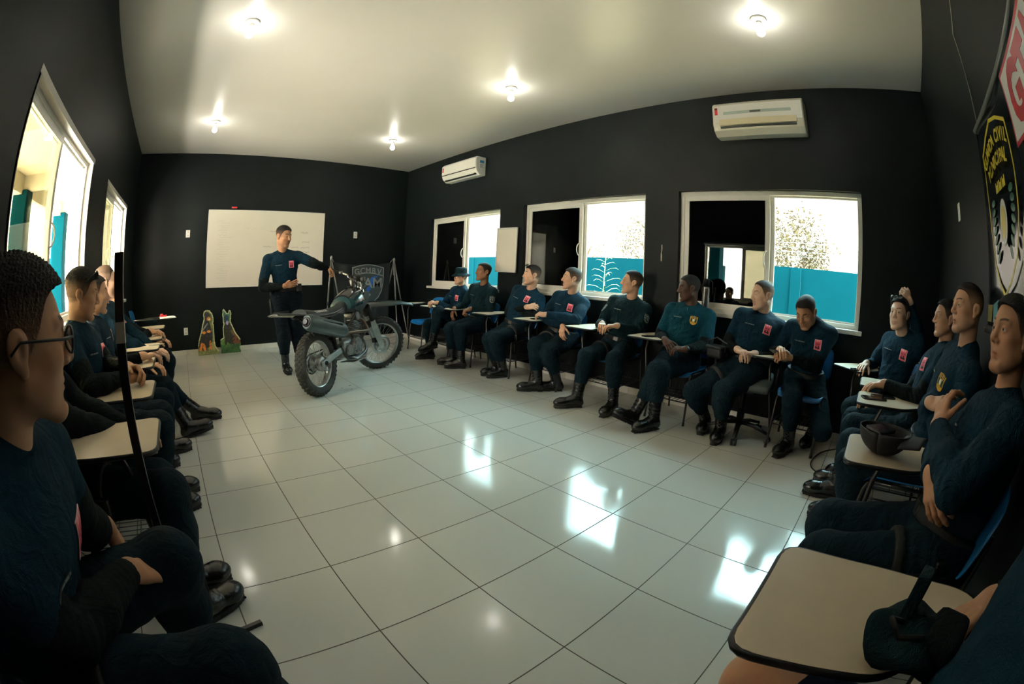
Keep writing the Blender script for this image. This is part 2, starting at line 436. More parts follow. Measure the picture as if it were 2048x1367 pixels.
# high sun outside: bright pavement beyond the porch throws light up through the left windows
def sun(strength, direction, color, ang=.6):
    l = bpy.data.lights.new('sun', 'SUN'); l.energy = strength; l.color = color; l.angle = math.radians(ang)
    o = bpy.data.objects.new('sun', l); COL.objects.link(o); o.rotation_euler = V(direction).to_track_quat('-Z', 'Y').to_euler(); o.location = (-6,-3,12)
sun(150, (.01,.12,-1), (1.0,.94,.86))
def area(name, loc, direction, sx, sy, power, color):
    l = bpy.data.lights.new(name, 'AREA'); l.shape = 'RECTANGLE'; l.size = sx; l.size_y = sy; l.energy = power; l.color = color
    o = bpy.data.objects.new(name, l); COL.objects.link(o); o.location = loc; o.rotation_euler = V(direction).to_track_quat('-Z', 'Y').to_euler()
# area lamp added in place of sun glare off the porch floor, lighting the ceiling
area('porch_glare_lamp', (-2.55, 2.2, .06), (1.75, 0, 2.2), 9., .28, 250, (1.0,.90,.78))
# ------------------------------------------------------------------ people: smooth bodies from blended distance fields
from mathutils.bvhtree import BVHTree
A = lambda *v: np.array(v if len(v) > 1 else v[0], float)
def nrm(v): v = np.asarray(v, float); return v/(np.linalg.norm(v)+1e-12)

def cone(a, b, ra, rb, k=.03, op='u'): return ('c', A(a), A(b), ra, rb, k, op)
def ell(c, r, R=None, k=.03, op='u'): return ('e', A(c), A(r), np.eye(3) if R is None else R, None, k, op)
def prim_bounds(p):
    if p[0] == 'c':
        m = max(p[3], p[4]); return np.minimum(p[1],p[2])-m, np.maximum(p[1],p[2])+m
    m = max(p[2]); return p[1]-m, p[1]+m
def prim_eval(p, X):
    if p[0] == 'c':
        a, b, ra, rb = p[1:5]; ba = b-a; L = ba@ba+1e-12
        q = X-a; h = np.clip((q@ba)/L, 0, 1)
        d = q-h[...,None]*ba
        return np.sqrt((d*d).sum(-1))-(ra+(rb-ra)*h)
    c, r, R = p[1:4]; q = (X-c)@R.T
    k0 = np.sqrt(((q/r)**2).sum(-1)); k1 = np.sqrt(((q/r**2)**2).sum(-1))+1e-9
    return k0*(k0-1)/k1
class Field:
    """distance field sampled on a regular grid"""
    def __init__(s, prims, h, pad=.02, lo=None, hi=None, later=()):
        us = [p for p in list(prims)+list(later) if p[6] == 'u']
        B = [prim_bounds(p) for p in us]
        s.lo = np.min([b[0] for b in B], 0)-pad if lo is None else A(lo)
        hi = np.max([b[1] for b in B], 0)+pad if hi is None else A(hi)
        s.h = h; s.n = np.maximum(4, np.ceil((hi-s.lo)/h).astype(int)+1)
        s.ax = [s.lo[i]+h*np.arange(s.n[i]) for i in range(3)]
        s.f = np.full(tuple(s.n), .25, np.float32)
        for p in prims: s.add(p)
    def sub(s, lo, hi):
        a = np.clip(np.floor((lo-s.lo)/s.h).astype(int), 0, s.n); b = np.clip(np.ceil((hi-s.lo)/s.h).astype(int)+1, 0, s.n)
        if (b <= a).any(): return None, None
        sl = tuple(slice(a[i], b[i]) for i in range(3))
        X = np.stack(np.meshgrid(*[s.ax[i][sl[i]] for i in range(3)], indexing='ij'), -1)
        return sl, X
    def add(s, p):
        k = max(p[5], 1e-4); lo, hi = prim_bounds(p); m = k+3*s.h+.004
        sl, X = s.sub(lo-m, hi+m)
        if sl is None: return
        d = prim_eval(p, X).astype(np.float32); f = s.f[sl]
        if p[6] == 'u':
            t = np.clip(.5+.5*(f-d)/k, 0, 1); s.f[sl] = f*(1-t)+d*t-k*t*(1-t)
        else:
            t = np.clip(.5-.5*(f+d)/k, 0, 1); s.f[sl] = f*(1-t)-d*t+k*t*(1-t)
    def X(s): return np.stack(np.meshgrid(*s.ax, indexing='ij'), -1)
    def cut(s, pt, n):
        """keep the side the normal points away from"""
        n = nrm(n); pt = A(pt)
        d = (s.ax[0][:,None,None]-pt[0])*n[0]+(s.ax[1][None,:,None]-pt[1])*n[1]+(s.ax[2][None,None,:]-pt[2])*n[2]
        s.f = np.maximum(s.f, d.astype(np.float32))
    def ripple(s, pt, axis, amp, lam, rad, ph=0.):
        pt = A(pt); sl, X = s.sub(pt-2*rad, pt+2*rad)
        if sl is None: return
        q = X-pt; ax = nrm(axis); o = nrm(np.cross(ax, A(.31,.52,.8)))
        w = np.exp(-(q*q).sum(-1)/rad**2)
        s.f[sl] += (amp*w*(.62*np.sin(2*PI*(q@ax)/lam+ph+2.4*np.sin((q@o)*17+ph)+2.0*np.sin((q@np.cross(ax,o))*13+1))+.38*np.sin(2*PI*(q@(ax+.8*o))/lam*.63+2*ph))).astype(np.float32)
    def noise(s, amp, freq, seed):
        r = np.random.default_rng(seed); X = s.X(); n = np.zeros(X.shape[:3], np.float32)
        for i in range(5):
            d = nrm(r.normal(size=3))*freq*(.6+.35*i); n += np.sin(X@d+r.uniform(0,6)).astype(np.float32)/(1+.5*i)
        s.f += amp*n*.5
    def mesh(s):
        f = s.f; f[0] = f[-1] = .05; f[:,0] = f[:,-1] = .05; f[:,:,0] = f[:,:,-1] = .05
        ins = f < 0; n = np.array(f.shape)-1
        c = np.zeros(tuple(n), np.uint8)
        for i in (0,1):
            for j in (0,1):
                for k in (0,1): c += ins[i:n[0]+i, j:n[1]+j, k:n[2]+k]
        act = np.argwhere((c > 0) & (c < 8))
        idx = np.full(tuple(n), -1, np.int64); idx[act[:,0],act[:,1],act[:,2]] = np.arange(len(act))
        acc = np.zeros((len(act),3)); cnt = np.zeros(len(act))
        E = [((i,j,0),(i,j,1)) for i in (0,1) for j in (0,1)]+[((i,0,k),(i,1,k)) for i in (0,1) for k in (0,1)]+[((0,j,k),(1,j,k)) for j in (0,1) for k in (0,1)]
        for a, b in E:
            a, b = np.array(a), np.array(b); pa, pb = act+a, act+b
            fa = f[pa[:,0],pa[:,1],pa[:,2]]; fb = f[pb[:,0],pb[:,1],pb[:,2]]
            x = (fa < 0) != (fb < 0); t = np.where(x, fa/(fa-fb+1e-20), 0)
            acc += np.where(x[:,None], a+(b-a)*t[:,None], 0); cnt += x
        vs = s.lo+s.h*(act+acc/cnt[:,None])
        qs = []
        for ax in range(3):
            u, v = (ax+1) % 3, (ax+2) % 3
            sl0 = [slice(1,-1)]*3; sl1 = [slice(1,-1)]*3; sl0[ax] = slice(0,-1); sl1[ax] = slice(1,None)
            A0, A1 = ins[tuple(sl0)], ins[tuple(sl1)]
            w = np.argwhere(A0 != A1)
            if not len(w): continue
            flip = A0[w[:,0],w[:,1],w[:,2]]
            e = w.copy(); e[:,u] += 1; e[:,v] += 1
            def g(du, dv):
                q = e.copy(); q[:,u] -= du; q[:,v] -= dv; return idx[q[:,0],q[:,1],q[:,2]]
            Q = np.stack([g(1,1), g(0,1), g(0,0), g(1,0)], 1)
            Q[~flip] = Q[~flip][:,::-1]; qs.append(Q)
        return vs, np.concatenate(qs)
def smooth_mesh(v, q, it=1, lam=.5):
    e = np.concatenate([q[:,[0,1]],q[:,[1,2]],q[:,[2,3]],q[:,[3,0]]])
    for _ in range(it):
        a = np.zeros_like(v); c = np.zeros(len(v))
        for i in range(3): a[:,i] = np.bincount(e[:,0], v[e[:,1],i], len(v))+np.bincount(e[:,1], v[e[:,0],i], len(v))
        c = np.bincount(e[:,0], minlength=len(v))+np.bincount(e[:,1], minlength=len(v))
        v = v+lam*(a/np.maximum(c,1)[:,None]-v)
    return v
def np_obj(name, v, q, m, parent=None, col=None, org=(0,0,0)):
    me = bpy.data.meshes.new(name); v = np.asarray(v, np.float32)-A(org).astype(np.float32)
    n = len(q); k = q.shape[1]
    me.vertices.add(len(v)); me.vertices.foreach_set('co', v.ravel())
    me.loops.add(n*k); me.loops.foreach_set('vertex_index', q.ravel().astype(np.int32))
    me.polygons.add(n); me.polygons.foreach_set('loop_start', np.arange(0,n*k,k,dtype=np.int32)); me.polygons.foreach_set('loop_total', np.full(n,k,np.int32))
    me.polygons.foreach_set('use_smooth', np.ones(n,bool)); me.update(calc_edges=True); me.validate()
    if col is not None:
        a = me.color_attributes.new('Col', 'FLOAT_COLOR', 'POINT'); c = np.ones((len(v),4), np.float32); c[:,:3] = col; a.data.foreach_set('color', c.ravel())
    me.materials.append(m)
    o = bpy.data.objects.new(name, me); COL.objects.link(o)
    if parent is not None: o.parent = parent
    else: o.location = org
    return o

M['skin'] = mat('skin', (.4,.25,.18), .5, spec=.4, attr='Col', var=.05, vscale=40)
M['hair'] = mat('short hair', (.02,.02,.02), .62, spec=.3, attr='Col', bump=.5, bscale=260)
M['patch'] = mat('embroidered patch', (.5,.5,.5), .7, attr='Col', bump=.15, bscale=700)
def cloth(name, c, rough=.85, b=.35):
    m = mat(name, c, rough, spec=.16, var=.18, vscale=14, bump=b, bscale=420)
    nt = m.node_tree; N = nt.nodes; L = nt.links; fine = [n for n in N if n.type == 'BUMP'][0]
    tc = [n for n in N if n.type == 'TEX_COORD'][0]; n = N.new('ShaderNodeTexNoise'); n.inputs['Scale'].default_value = 15; n.inputs['Detail'].default_value = 2.5; n.inputs['Distortion'].default_value = 1.6
    L.new(tc.outputs['Object'], n.inputs['Vector']); bp = N.new('ShaderNodeBump'); bp.inputs['Strength'].default_value = .55; bp.inputs['Distance'].default_value = .022
    L.new(n.outputs['Fac'], bp.inputs['Height']); L.new(bp.outputs[0], fine.inputs['Normal'])
    return m
CL = {
 'navy': cloth('navy jersey', (.0022,.023,.043)), 'teal': cloth('teal blue jersey', (.0015,.044,.066)), 'black': cloth('black jersey', (.004,.0085,.009)),
 'uniform': cloth('dark green blue ripstop', (.003,.019,.024)), 'trouser': cloth('dark navy ripstop trousers', (.0025,.0135,.021)), 'trouserb': cloth('black navy trousers', (.003,.008,.013)),
 'short': cloth('navy shorts', (.004,.014,.04)) }
M['boot'] = mat('black boot leather', (.008,.0085,.008), .27, spec=.6, bump=.12, bscale=120)
M['sole'] = mat('boot sole rubber', (.012,.011,.010), .75)
M['lace'] = mat('boot lace', (.02,.02,.02), .6)
M['belt'] = mat('black webbing', (.006,.007,.007), .6, bump=.3, bscale=500)
M['gun'] = mat('matt black holster', (.008,.009,.009), .42)

def ik(a, b, l1, l2, pole):
    a, b = A(a), A(b); d = b-a; L = np.linalg.norm(d)
    if L > .995*(l1+l2): s = L/(.995*(l1+l2)); l1 *= s; l2 *= s
    if L < abs(l1-l2)+.02: L = abs(l1-l2)+.02
    x = nrm(d); t = (l1*l1-l2*l2+L*L)/(2*L); hh = math.sqrt(max(l1*l1-t*t, 0))
    p = A(pole); p = p-x*(p@x); p = nrm(p)
    return a+x*t+p*hh
def basis(yaw, pitch=0., roll=0.):
    """columns right, forward, up; yaw is the world heading in degrees (0 = +x)"""
    y, p, r = map(math.radians, (yaw, pitch, roll))
    f = A(math.cos(y)*math.cos(p), math.sin(y)*math.cos(p), math.sin(p)); rt = A(math.sin(y), -math.cos(y), 0); up = np.cross(rt, f)
    R = rt*math.cos(r)+up*math.sin(r); U = up*math.cos(r)-rt*math.sin(r)
    return np.stack([R, f, U], 1)

HAIRLINE_Y = [-.13,-.06,-.025,.008,.022,.034,.044,.056,.072,.12]
HAIRLINE_Z = [-.052,-.045,-.03,-.012,.006,.030,.066,.080,.087,.095]
def head_prims(p, nl):
    """head in its own frame: x right, y forward, z up, origin mid head; nl = neck base in that frame"""
    fw = p.get('face', 1.)
    L = [ell((0,-.012,.034),(.0745,.096,.090),k=.01), ell((0,.030,-.004),(.061*fw,.060,.086),k=.03), ell((0,.012,-.05),(.057*fw,.066,.052),k=.03)]
    for s in (-1,1):
        L += [cone((s*.052*fw,.0,-.052),(s*.020,.064,-.100),.021,.019,k=.025), ell((s*.041*fw,.058,-.018),(.024,.024,.020),k=.02), ell((s*.040*fw,.036,-.052),(.022,.028,.030),k=.025),
              cone((s*.010,.088,.030),(s*.044,.070,.033),.0085,.009,k=.012)]
    L += [ell((0,.072,-.101),(.022,.018,.016),k=.02)]
    for s in (-1,1): L += [ell((s*.031,.098,.010),(.020,.018,.013),k=.012,op='s')]
    for s in (-1,1): L += [ell((s*.0305,.0735,.010),(.0165,.0165,.0160),k=.004)]
    nz = p.get('nose', 1.)
    L += [cone((0,.084,.026),(0,.084+.023*nz,-.022),.0085,.0115*nz,k=.012)]
    for s in (-1,1): L += [ell((s*.0125*nz,.095,-.027),(.0095*nz,.011,.008),k=.007), ell((s*.006,.100,-.0345),(.004,.006,.004),k=.003,op='s')]
    for s in (-1,1): L += [ell((s*.0305,.0905,.0095),(.0146,.0095,.0043),k=.0025,op='s')]   # the opening between the lids
    L += [ell((0,.052,-.058),(.036,.031,.036),k=.02), cone((-.0245,.0735,-.0600),(0,.0845,-.0585),.0042,.0062,k=.008), cone((.0245,.0735,-.0600),(0,.0845,-.0585),.0042,.0062,k=.008),
          cone((-.021,.0735,-.0690),(0,.0825,-.0710),.0042,.0066,k=.008), cone((.021,.0735,-.0690),(0,.0825,-.0710),.0042,.0066,k=.008),
          ell((0,.091,-.0645),(.028,.0085,.0014),k=.0025,op='s'), ell((0,.090,-.0845),(.022,.010,.0055),k=.010,op='s')]
    for s in (-1,1):
        Re = basis(90, 0, 0); 
        L += [ell((s*.077,-.012,.004),(.009,.019,.031),k=.007), ell((s*.084,-.020,.010),(.0055,.017,.025),k=.006), ell((s*.077,-.004,-.024),(.006,.009,.011),k=.006), ell((s*.090,-.009,.006),(.0075,.009,.015),k=.005,op='s')]
    nk = p.get('nk', 1.)
    L += [cone((0,-.030,-.045),nl,.053*nk,.058*nk,k=.022)]
    return L
def head_colors(v, p):
    sk = A(p['skin']); c = np.tile(sk, (len(v),1)); x, y, z = v.T
    def blend(w, col): 
        w = np.clip(w,0,1)[:,None]; c[:] = c*(1-w)+A(col)*w
    sm = lambda a, b, t: (lambda q: q*q*(3-2*q))(np.clip((t-a)/(b-a+1e-9),0,1))
    blend(.25*np.exp(-(((abs(x)-.045)/.02)**2+((z+.025)/.02)**2))*(y>.03), sk*A(1.15,.78,.72))
    hc = A(p.get('hair', (.012,.010,.009)))
    # stubble, moustache
    st = p.get('stubble', .25)*.8
    jaw = sm(.0,-.03,z+.035)*sm(.015,.035,y)*sm(-.16,-.12,z+.03)*(1-np.exp(-((x/.022)**2+((z+.065)/.010)**2)))
    blend(st*.55*jaw, hc*1.5+sk*.25)
    mo = p.get('moustache', 0)
    if mo: blend(mo*np.exp(-((x/.022)**4+((z+.0475)/.0065)**4))*(y>.06), hc)
    # lips
    lip = np.exp(-((x/.026)**4+((z+.0648)/.0100)**4))*(y>.066); blend(.65*lip, sk*A(.86,.52,.50))
    # brows
    for s in (-1,1):
        t = (s*x-.012)/.036; zc = .0345+.006*np.sin(np.clip(t,0,1)*2.2); blend(.9*np.exp(-((z-zc)/.0042)**4)*sm(-.05,.08,t)*(1-sm(.9,1.1,t))*(y>.05), hc)
    # closely clipped sides, and the scalp under the hair
    zl = np.interp(y, HAIRLINE_Y, HAIRLINE_Z); ear = (abs(x) > .0755) & (abs(y+.012) < .034) & (z < .036)
    fd = p.get('fade', .6)
    if p.get('style') != 'bald': blend(np.where(ear, 0, fd*sm(-.004,.016,z-zl)), hc*.9+sk*.12)
    blend(.35*np.exp(-((y+.004)/.008)**2-((z-.004)/.014)**2)*(abs(x)>.074), sk*.35)  # ear hollow darkened, its shade put into the skin colour
    return c
def hair_mesh(p, h):
    st = p.get('style', 'fade'); t1 = p.get('thick', .012); t0 = .0008
    pr = [ell((0,-.012,.034),(.0745+.004,.096+.004,.090+.004),k=.01), ell((0,.030,-.004),(.061+.002,.060+.002,.086+.002),k=.03)]
    F = Field(pr, h, pad=.03); X = F.X(); x, y, z = X[...,0], X[...,1], X[...,2]
    hi = p.get('fadez', .055)
    tt = np.clip((z-hi+.05)/.085, 0, 1); tt = tt*tt*(3-2*tt)
    add = t0+(t1-t0)*tt
    if st == 'balding': add = add-.016*np.clip((y-.03)/.05,0,1)
    if st == 'long': add = t1+0*z
    n = np.sin(X@A(610,190,350)+2*np.sin(X@A(90,160,40)))*np.sin(X@A(-320,560,290))
    F.f -= (add-.004+.0007*n*(.3+tt)+p.get('spike',0)*tt*np.abs(np.sin(X@A(420,90,40)+1.5*np.sin(X@A(40,150,30)))*np.sin(X@A(80,390,-50)+1.2*np.sin(X@A(120,40,60))))+.004*tt*np.clip((y-.01)/.06,0,1)).astype(np.float32)
    zl = np.interp(y, HAIRLINE_Y, HAIRLINE_Z)+p.get('recede', 0)*np.clip((y-.02)/.04,0,1)
    if st == 'fade': zl = np.maximum(zl, p.get('fadelow', -.2))
    F.f = np.maximum(F.f, ((zl-z+.0012*n)*.8).astype(np.float32))
    inner = Field([ell((0,-.012,.034),(.0700,.0915,.0855),k=.01)], h, lo=F.lo, hi=F.lo+F.h*(F.n-1.25))
    F.f = np.maximum(F.f, -inner.f)
    v, q = F.mesh()
    hc = A(p.get('hair', (.012,.010,.009))); w = np.clip((v[:,2]-hi+.035)/.06, 0, 1)[:,None]
    col = (hc*.8+A(p['skin'])*p.get('side', .24))*(1-w)+hc*w
    return v, q, col
def eye_mesh(s, gaze=0.):
    c = A(s*.0305,.0735,.010); r = .0140; v = []; col = []; n, m = 18, 12
    for i in range(m+1):
        for k in range(n):
            a = PI*i/m; b = 2*PI*k/n; d = A(math.sin(a)*math.cos(b), math.cos(a), math.sin(a)*math.sin(b))
            v.append(c+r*d); ang = math.degrees(a)
            col.append((.006,.005,.005) if ang < 16 else ((.030,.016,.009) if ang < 28 else (.55,.52,.48)))
    q = [[i*n+k, i*n+(k+1) % n, (i+1)*n+(k+1) % n, (i+1)*n+k] for i in range(m) for k in range(n)]
    g = math.radians(gaze); Rz = A([[math.cos(g),-math.sin(g),0],[math.sin(g),math.cos(g),0],[0,0,1]])
    v = (np.array(v)-c)@Rz.T+c
    return v, np.array(q), np.array(col)
FING = [(-.0285,.0005,.040,.0083,(.043,.026,.021),.10),(-.0098,.003,.0855,.0087,(.047,.030,.022),.0),(.0095,.002,.0825,.0085,(.043,.028,.021),-.06),(.0265,-.002,.0755,.0075,(.034,.021,.018),-.16)]
def hand_mesh(curl, thumb, side, h, fore, sc=1., spread=1.):
    """wrist at origin, fingers along +y, back of hand +z; thumb on -x for the right hand (palm down); fore = elbow in this frame"""
    cs = curl if hasattr(curl, '__len__') else [curl]*4
    pr = []
    xs = [-.0285,-.0098,.0095,.0265]; ys = [.084,.0875,.083,.075]; ln = [(.042,.025,.020),(.046,.029,.021),(.042,.027,.020),(.033,.020,.017)]; rr = [.0088,.0090,.0086,.0077]
    for i in range(4): pr.append(cone((xs[i]*.55,.006,-.002),(xs[i],ys[i]-.004,0),.0135,.0115,k=.010))
    pr += [cone((0,-.01,0),(0,.02,0),.023,.022,k=.012), ell((-.020,.035,-.010),(.016,.026,.013),k=.012), ell((.020,.035,-.009),(.012,.028,.011),k=.012)]
    fo = A(fore); L = np.linalg.norm(fo); d = fo/L
    pr.append(cone((0,0,0), d*min(L*.6,.17), .0245, .036, k=.02))
    fl = Field(pr, h, lo=(-.075,-.17,-.12), hi=(.075,.21,.09)) if False else None
    allp = list(pr); fing = []
    for i in range(4):
        c = cs[i]; b = A(xs[i],ys[i],0); a = 0.; pts = [b]
        sp = (-.10,-.02,.05,.15)[i]*spread
        for j in range(3):
            a += c*(1.05,1.15,.75)[j]
            b = b+ln[i][j]*A(math.sin(sp)*math.cos(a), math.cos(sp)*math.cos(a), -math.sin(a)); pts.append(b)
        r = rr[i]; fing.append([cone(pts[0],pts[1],r*1.05,r,k=.004), cone(pts[1],pts[2],r*1.0,r*.93,k=.004), cone(pts[2],pts[3],r*.93,r*.80,k=.004)])
    t0 = A(-.018,.022,-.006); ta, tb = thumb   # spread angle, fold angle
    t1 = t0+.044*A(-math.sin(ta)*math.cos(tb), math.cos(ta)*math.cos(tb), -math.sin(tb)); t2 = t1+.032*A(-math.sin(ta*.75)*math.cos(tb*1.3), math.cos(ta*.75)*math.cos(tb*1.3), -math.sin(tb*1.3)); t3 = t2+.025*A(-math.sin(ta*.5)*math.cos(tb*1.6), math.cos(ta*.5)*math.cos(tb*1.6), -math.sin(tb*1.6))
    fing.append([cone(t0,t1,.0145,.0105,k=.014), cone(t1,t2,.0105,.0095,k=.004), cone(t2,t3,.0095,.0078,k=.004)])
    B = [prim_bounds(q) for g in [pr]+fing for q in g]; lo = np.min([b[0] for b in B],0)-.012; hi = np.max([b[1] for b in B],0)+.012
    F = Field(pr, h, lo=lo, hi=hi)
    for g in fing:
        G = Field(g, h, lo=lo, hi=hi); k = .0035 if g is not fing[-1] else .007
        t = np.clip(.5+.5*(F.f-G.f)/k,0,1); F.f = F.f*(1-t)+G.f*t-k*t*(1-t)
    v, q = F.mesh(); v = v*sc
    if side < 0: v = v*A(-1,1,1); q = q[:,::-1]
    return v, q

# one boot mesh per tilt, in a frame with the heel on z=0 and the toe along +y
def boot_parts(shin, h=.006):
    sh = nrm(shin); an = A(0,-.035,.085)
    pr = [cone((0,-.055,.060),(0,.02,.072),.040,.040,k=.03), cone((0,.02,.062),(0,.120,.052),.045,.043,k=.03), ell((0,.132,.050),(.050,.066,.041),k=.03), ell((0,-.062,.04),(.039,.045,.035),k=.02),
          cone(an, an+sh*.20, .049, .056, k=.03)]
    F = Field(pr, h); F.cut((0,0,.019),(0,0,-1)); F.cut(an+sh*.185, sh)
    F.ripple((0,.055,.085),(0,1,.3),.0022,.022,.05); F.ripple(an+sh*.07,sh,.0022,.03,.07)
    up = F.mesh()
    return up, an, sh
def sole_outline(n=28):
    pts = []
    for k in range(n):
        a = 2*PI*k/n; y = math.sin(a); x = math.cos(a)
        w = .054-.012*math.exp(-((y+.15)/.30)**2)-(.004 if y < -.2 else 0)
        pts.append((x*w*(1-.12*max(0,y)**3), .058+y*.152))
    return [(x, y*.94-.004) for x, y in pts]
def make_boot(parent, ankle_floor, yaw, pitch, shin_w, org, lift=0., label=None, laces=True, h=.006):
    """ankle_floor: world point under the ankle; shin_w: world direction up the shin"""
    B = basis(yaw, pitch); loc = B.T@A(shin_w)
    (v, q), an, sh = boot_parts(loc, h)
    def W(x): return (np.asarray(x)@B.T)+A(ankle_floor)+A(0,0,lift)-B@A(0,-.035,0)*0
    o = np_obj('boot', W(v), q, M['boot'], parent, org=org)
    mb = MB(); T = Matrix([[*B[0],0],[*B[1],0],[*B[2],0],[0,0,0,1]]); T.translation = V(A(ankle_floor)+A(0,0,lift)-A(org))
    ol = sole_outline(); mb.prism(ol, .022, M['sole'], T @ Matrix.Translation((0,0,.005)), bev=.004)
    for y0, y1 in ((-.088,-.03),(.045,.066),(.071,.092),(.097,.118),(.123,.144),(.149,.166),(.170,.184)):
        wd = .035 if y0 < 0 else .041-.016*max(0,(y0-.11))/.08
        mb.box((-wd,y0,0),(wd,y1,.010), M['sole'], .003, T)
    mb.build('sole', None, o)
    if laces:
        mb = MB()
        def rad(t): return .052+.006*t
        pts_l = []; 
        for i in range(7):
            t = i/6; c = A(0,.05,.085)*(1-t)+(an+sh*.17)*t if False else None
            if i < 3: base = A(0,.085-.035*i,.078+.012*i); nr = A(0,.35,.94); wv = .022
            else: base = an+sh*(.055+.035*(i-3)); nr = nrm(A(0,1,0)-sh*sh[1]); base = base+nr*.053; wv = .024
            pts_l.append((base, nr, wv))
        for (b0,n0,w0),(b1,n1,w1) in zip(pts_l[:-1], pts_l[1:]):
            for s in (-1,1): mb.tube([T @ V(b0+A(s*w0,0,0)+n0*.0), T @ V((b0+b1)/2+(n0+n1)*.004), T @ V(b1+A(-s*w1,0,0))], .0028, n=5)
        mb.build('lace', M['lace'], o)
    return o, W(an), W(an+sh*.185)

def project_patch(name, bvh, origin, dirn, up, w, hgt, shape, colfn, parent, org, nu=22, nv=28, off=.0022, label=None):
    """a thin embroidered patch laid onto the cloth"""
    dirn = nrm(dirn); up = nrm(A(up)-dirn*(A(up)@dirn)); rt = np.cross(dirn, up)   # rt: to the viewer's right when looking along dirn
    pts = {}; vs = []; cs = []; qs = []
    for i in range(nu+1):
        for j in range(nv+1):
            a, b = i/nu*2-1, j/nv*2-1
            o = A(origin)+rt*a*w/2+up*b*hgt/2
            hit = bvh.ray_cast(V(o-dirn*.30), V(dirn), .6)
            if hit[0] is None: continue
            pts[i,j] = len(vs); vs.append(A(hit[0])-dirn*off); cs.append(colfn(a,b))
    for i in range(nu):
        for j in range(nv):
            a, b = (i+.5)/nu*2-1, (j+.5)/nv*2-1
            if shape == 'shield' and abs(a) > (1. if b > -.1 else math.sqrt(max(0,1-((b+.1)/.9)**2)*1.0)): continue
            if shape == 'shield' and b > .82+.16*(1-abs(a)): continue
            k = [(i,j),(i+1,j),(i+1,j+1),(i,j+1)]
            if all(t in pts for t in k): qs.append([pts[t] for t in k])
    if not qs: return None
    o = np_obj(name, np.array(vs), np.array(qs), M['patch'], parent, np.array(cs), org)
    md = o.modifiers.new('s', 'SOLIDIFY'); md.thickness = .003; md.offset = 0
    if label: o['label'] = label
    return o
PINK, INK, CRM = hexc(236,92,112), hexc(30,20,40), hexc(235,190,195)
def col_pink(a, b):
    if abs(a) > .9 or abs(b) > .93: return CRM
    if ((a)**2/.5+(b+.45)**2/.13 < 1 and math.sin(a*9+2*b)+math.cos(b*11) > -.6): return INK
    if .05 < b < .34 and (.18 < abs(a) < .62) and ((abs(a)-.4)**2+(b-.2)**2*2.2 > .018): return INK
    if b > .62 and abs(a) < .6 and math.sin(a*20) > .2: return hexc(255,220,225)
    return PINK
def col_yellow(a, b):
    r = a*a+(b-.05)**2
    if abs(a) > .86 or b > .86 or b < -.80+.5*abs(a): return hexc(214,160,40)
    if b > .3: return hexc(30,40,30) if math.sin(a*16) < .2 else hexc(220,170,50)
    if r < .12: return hexc(230,225,205)
    if (abs(a) > .3 and b > -.4): return hexc(20,70,45)
    return hexc(190,150,45)
def col_grey(a, b):
    if abs(a) > .84 or b > .84 or b < -.82+.5*abs(a): return hexc(120,130,125)
    if .35 < b < .7 and math.sin(a*17) > -.1: return hexc(140,150,145)
    if -.3 < b < .2 and math.sin(a*9+.6) > -.2: return hexc(130,140,135)
    return hexc(28,42,42)
def col_tape(a, b): return hexc(150,165,165) if math.sin(a*47)+.6*math.sin(a*83+1) > -.35 and abs(b) < .75 else hexc(12,32,40)

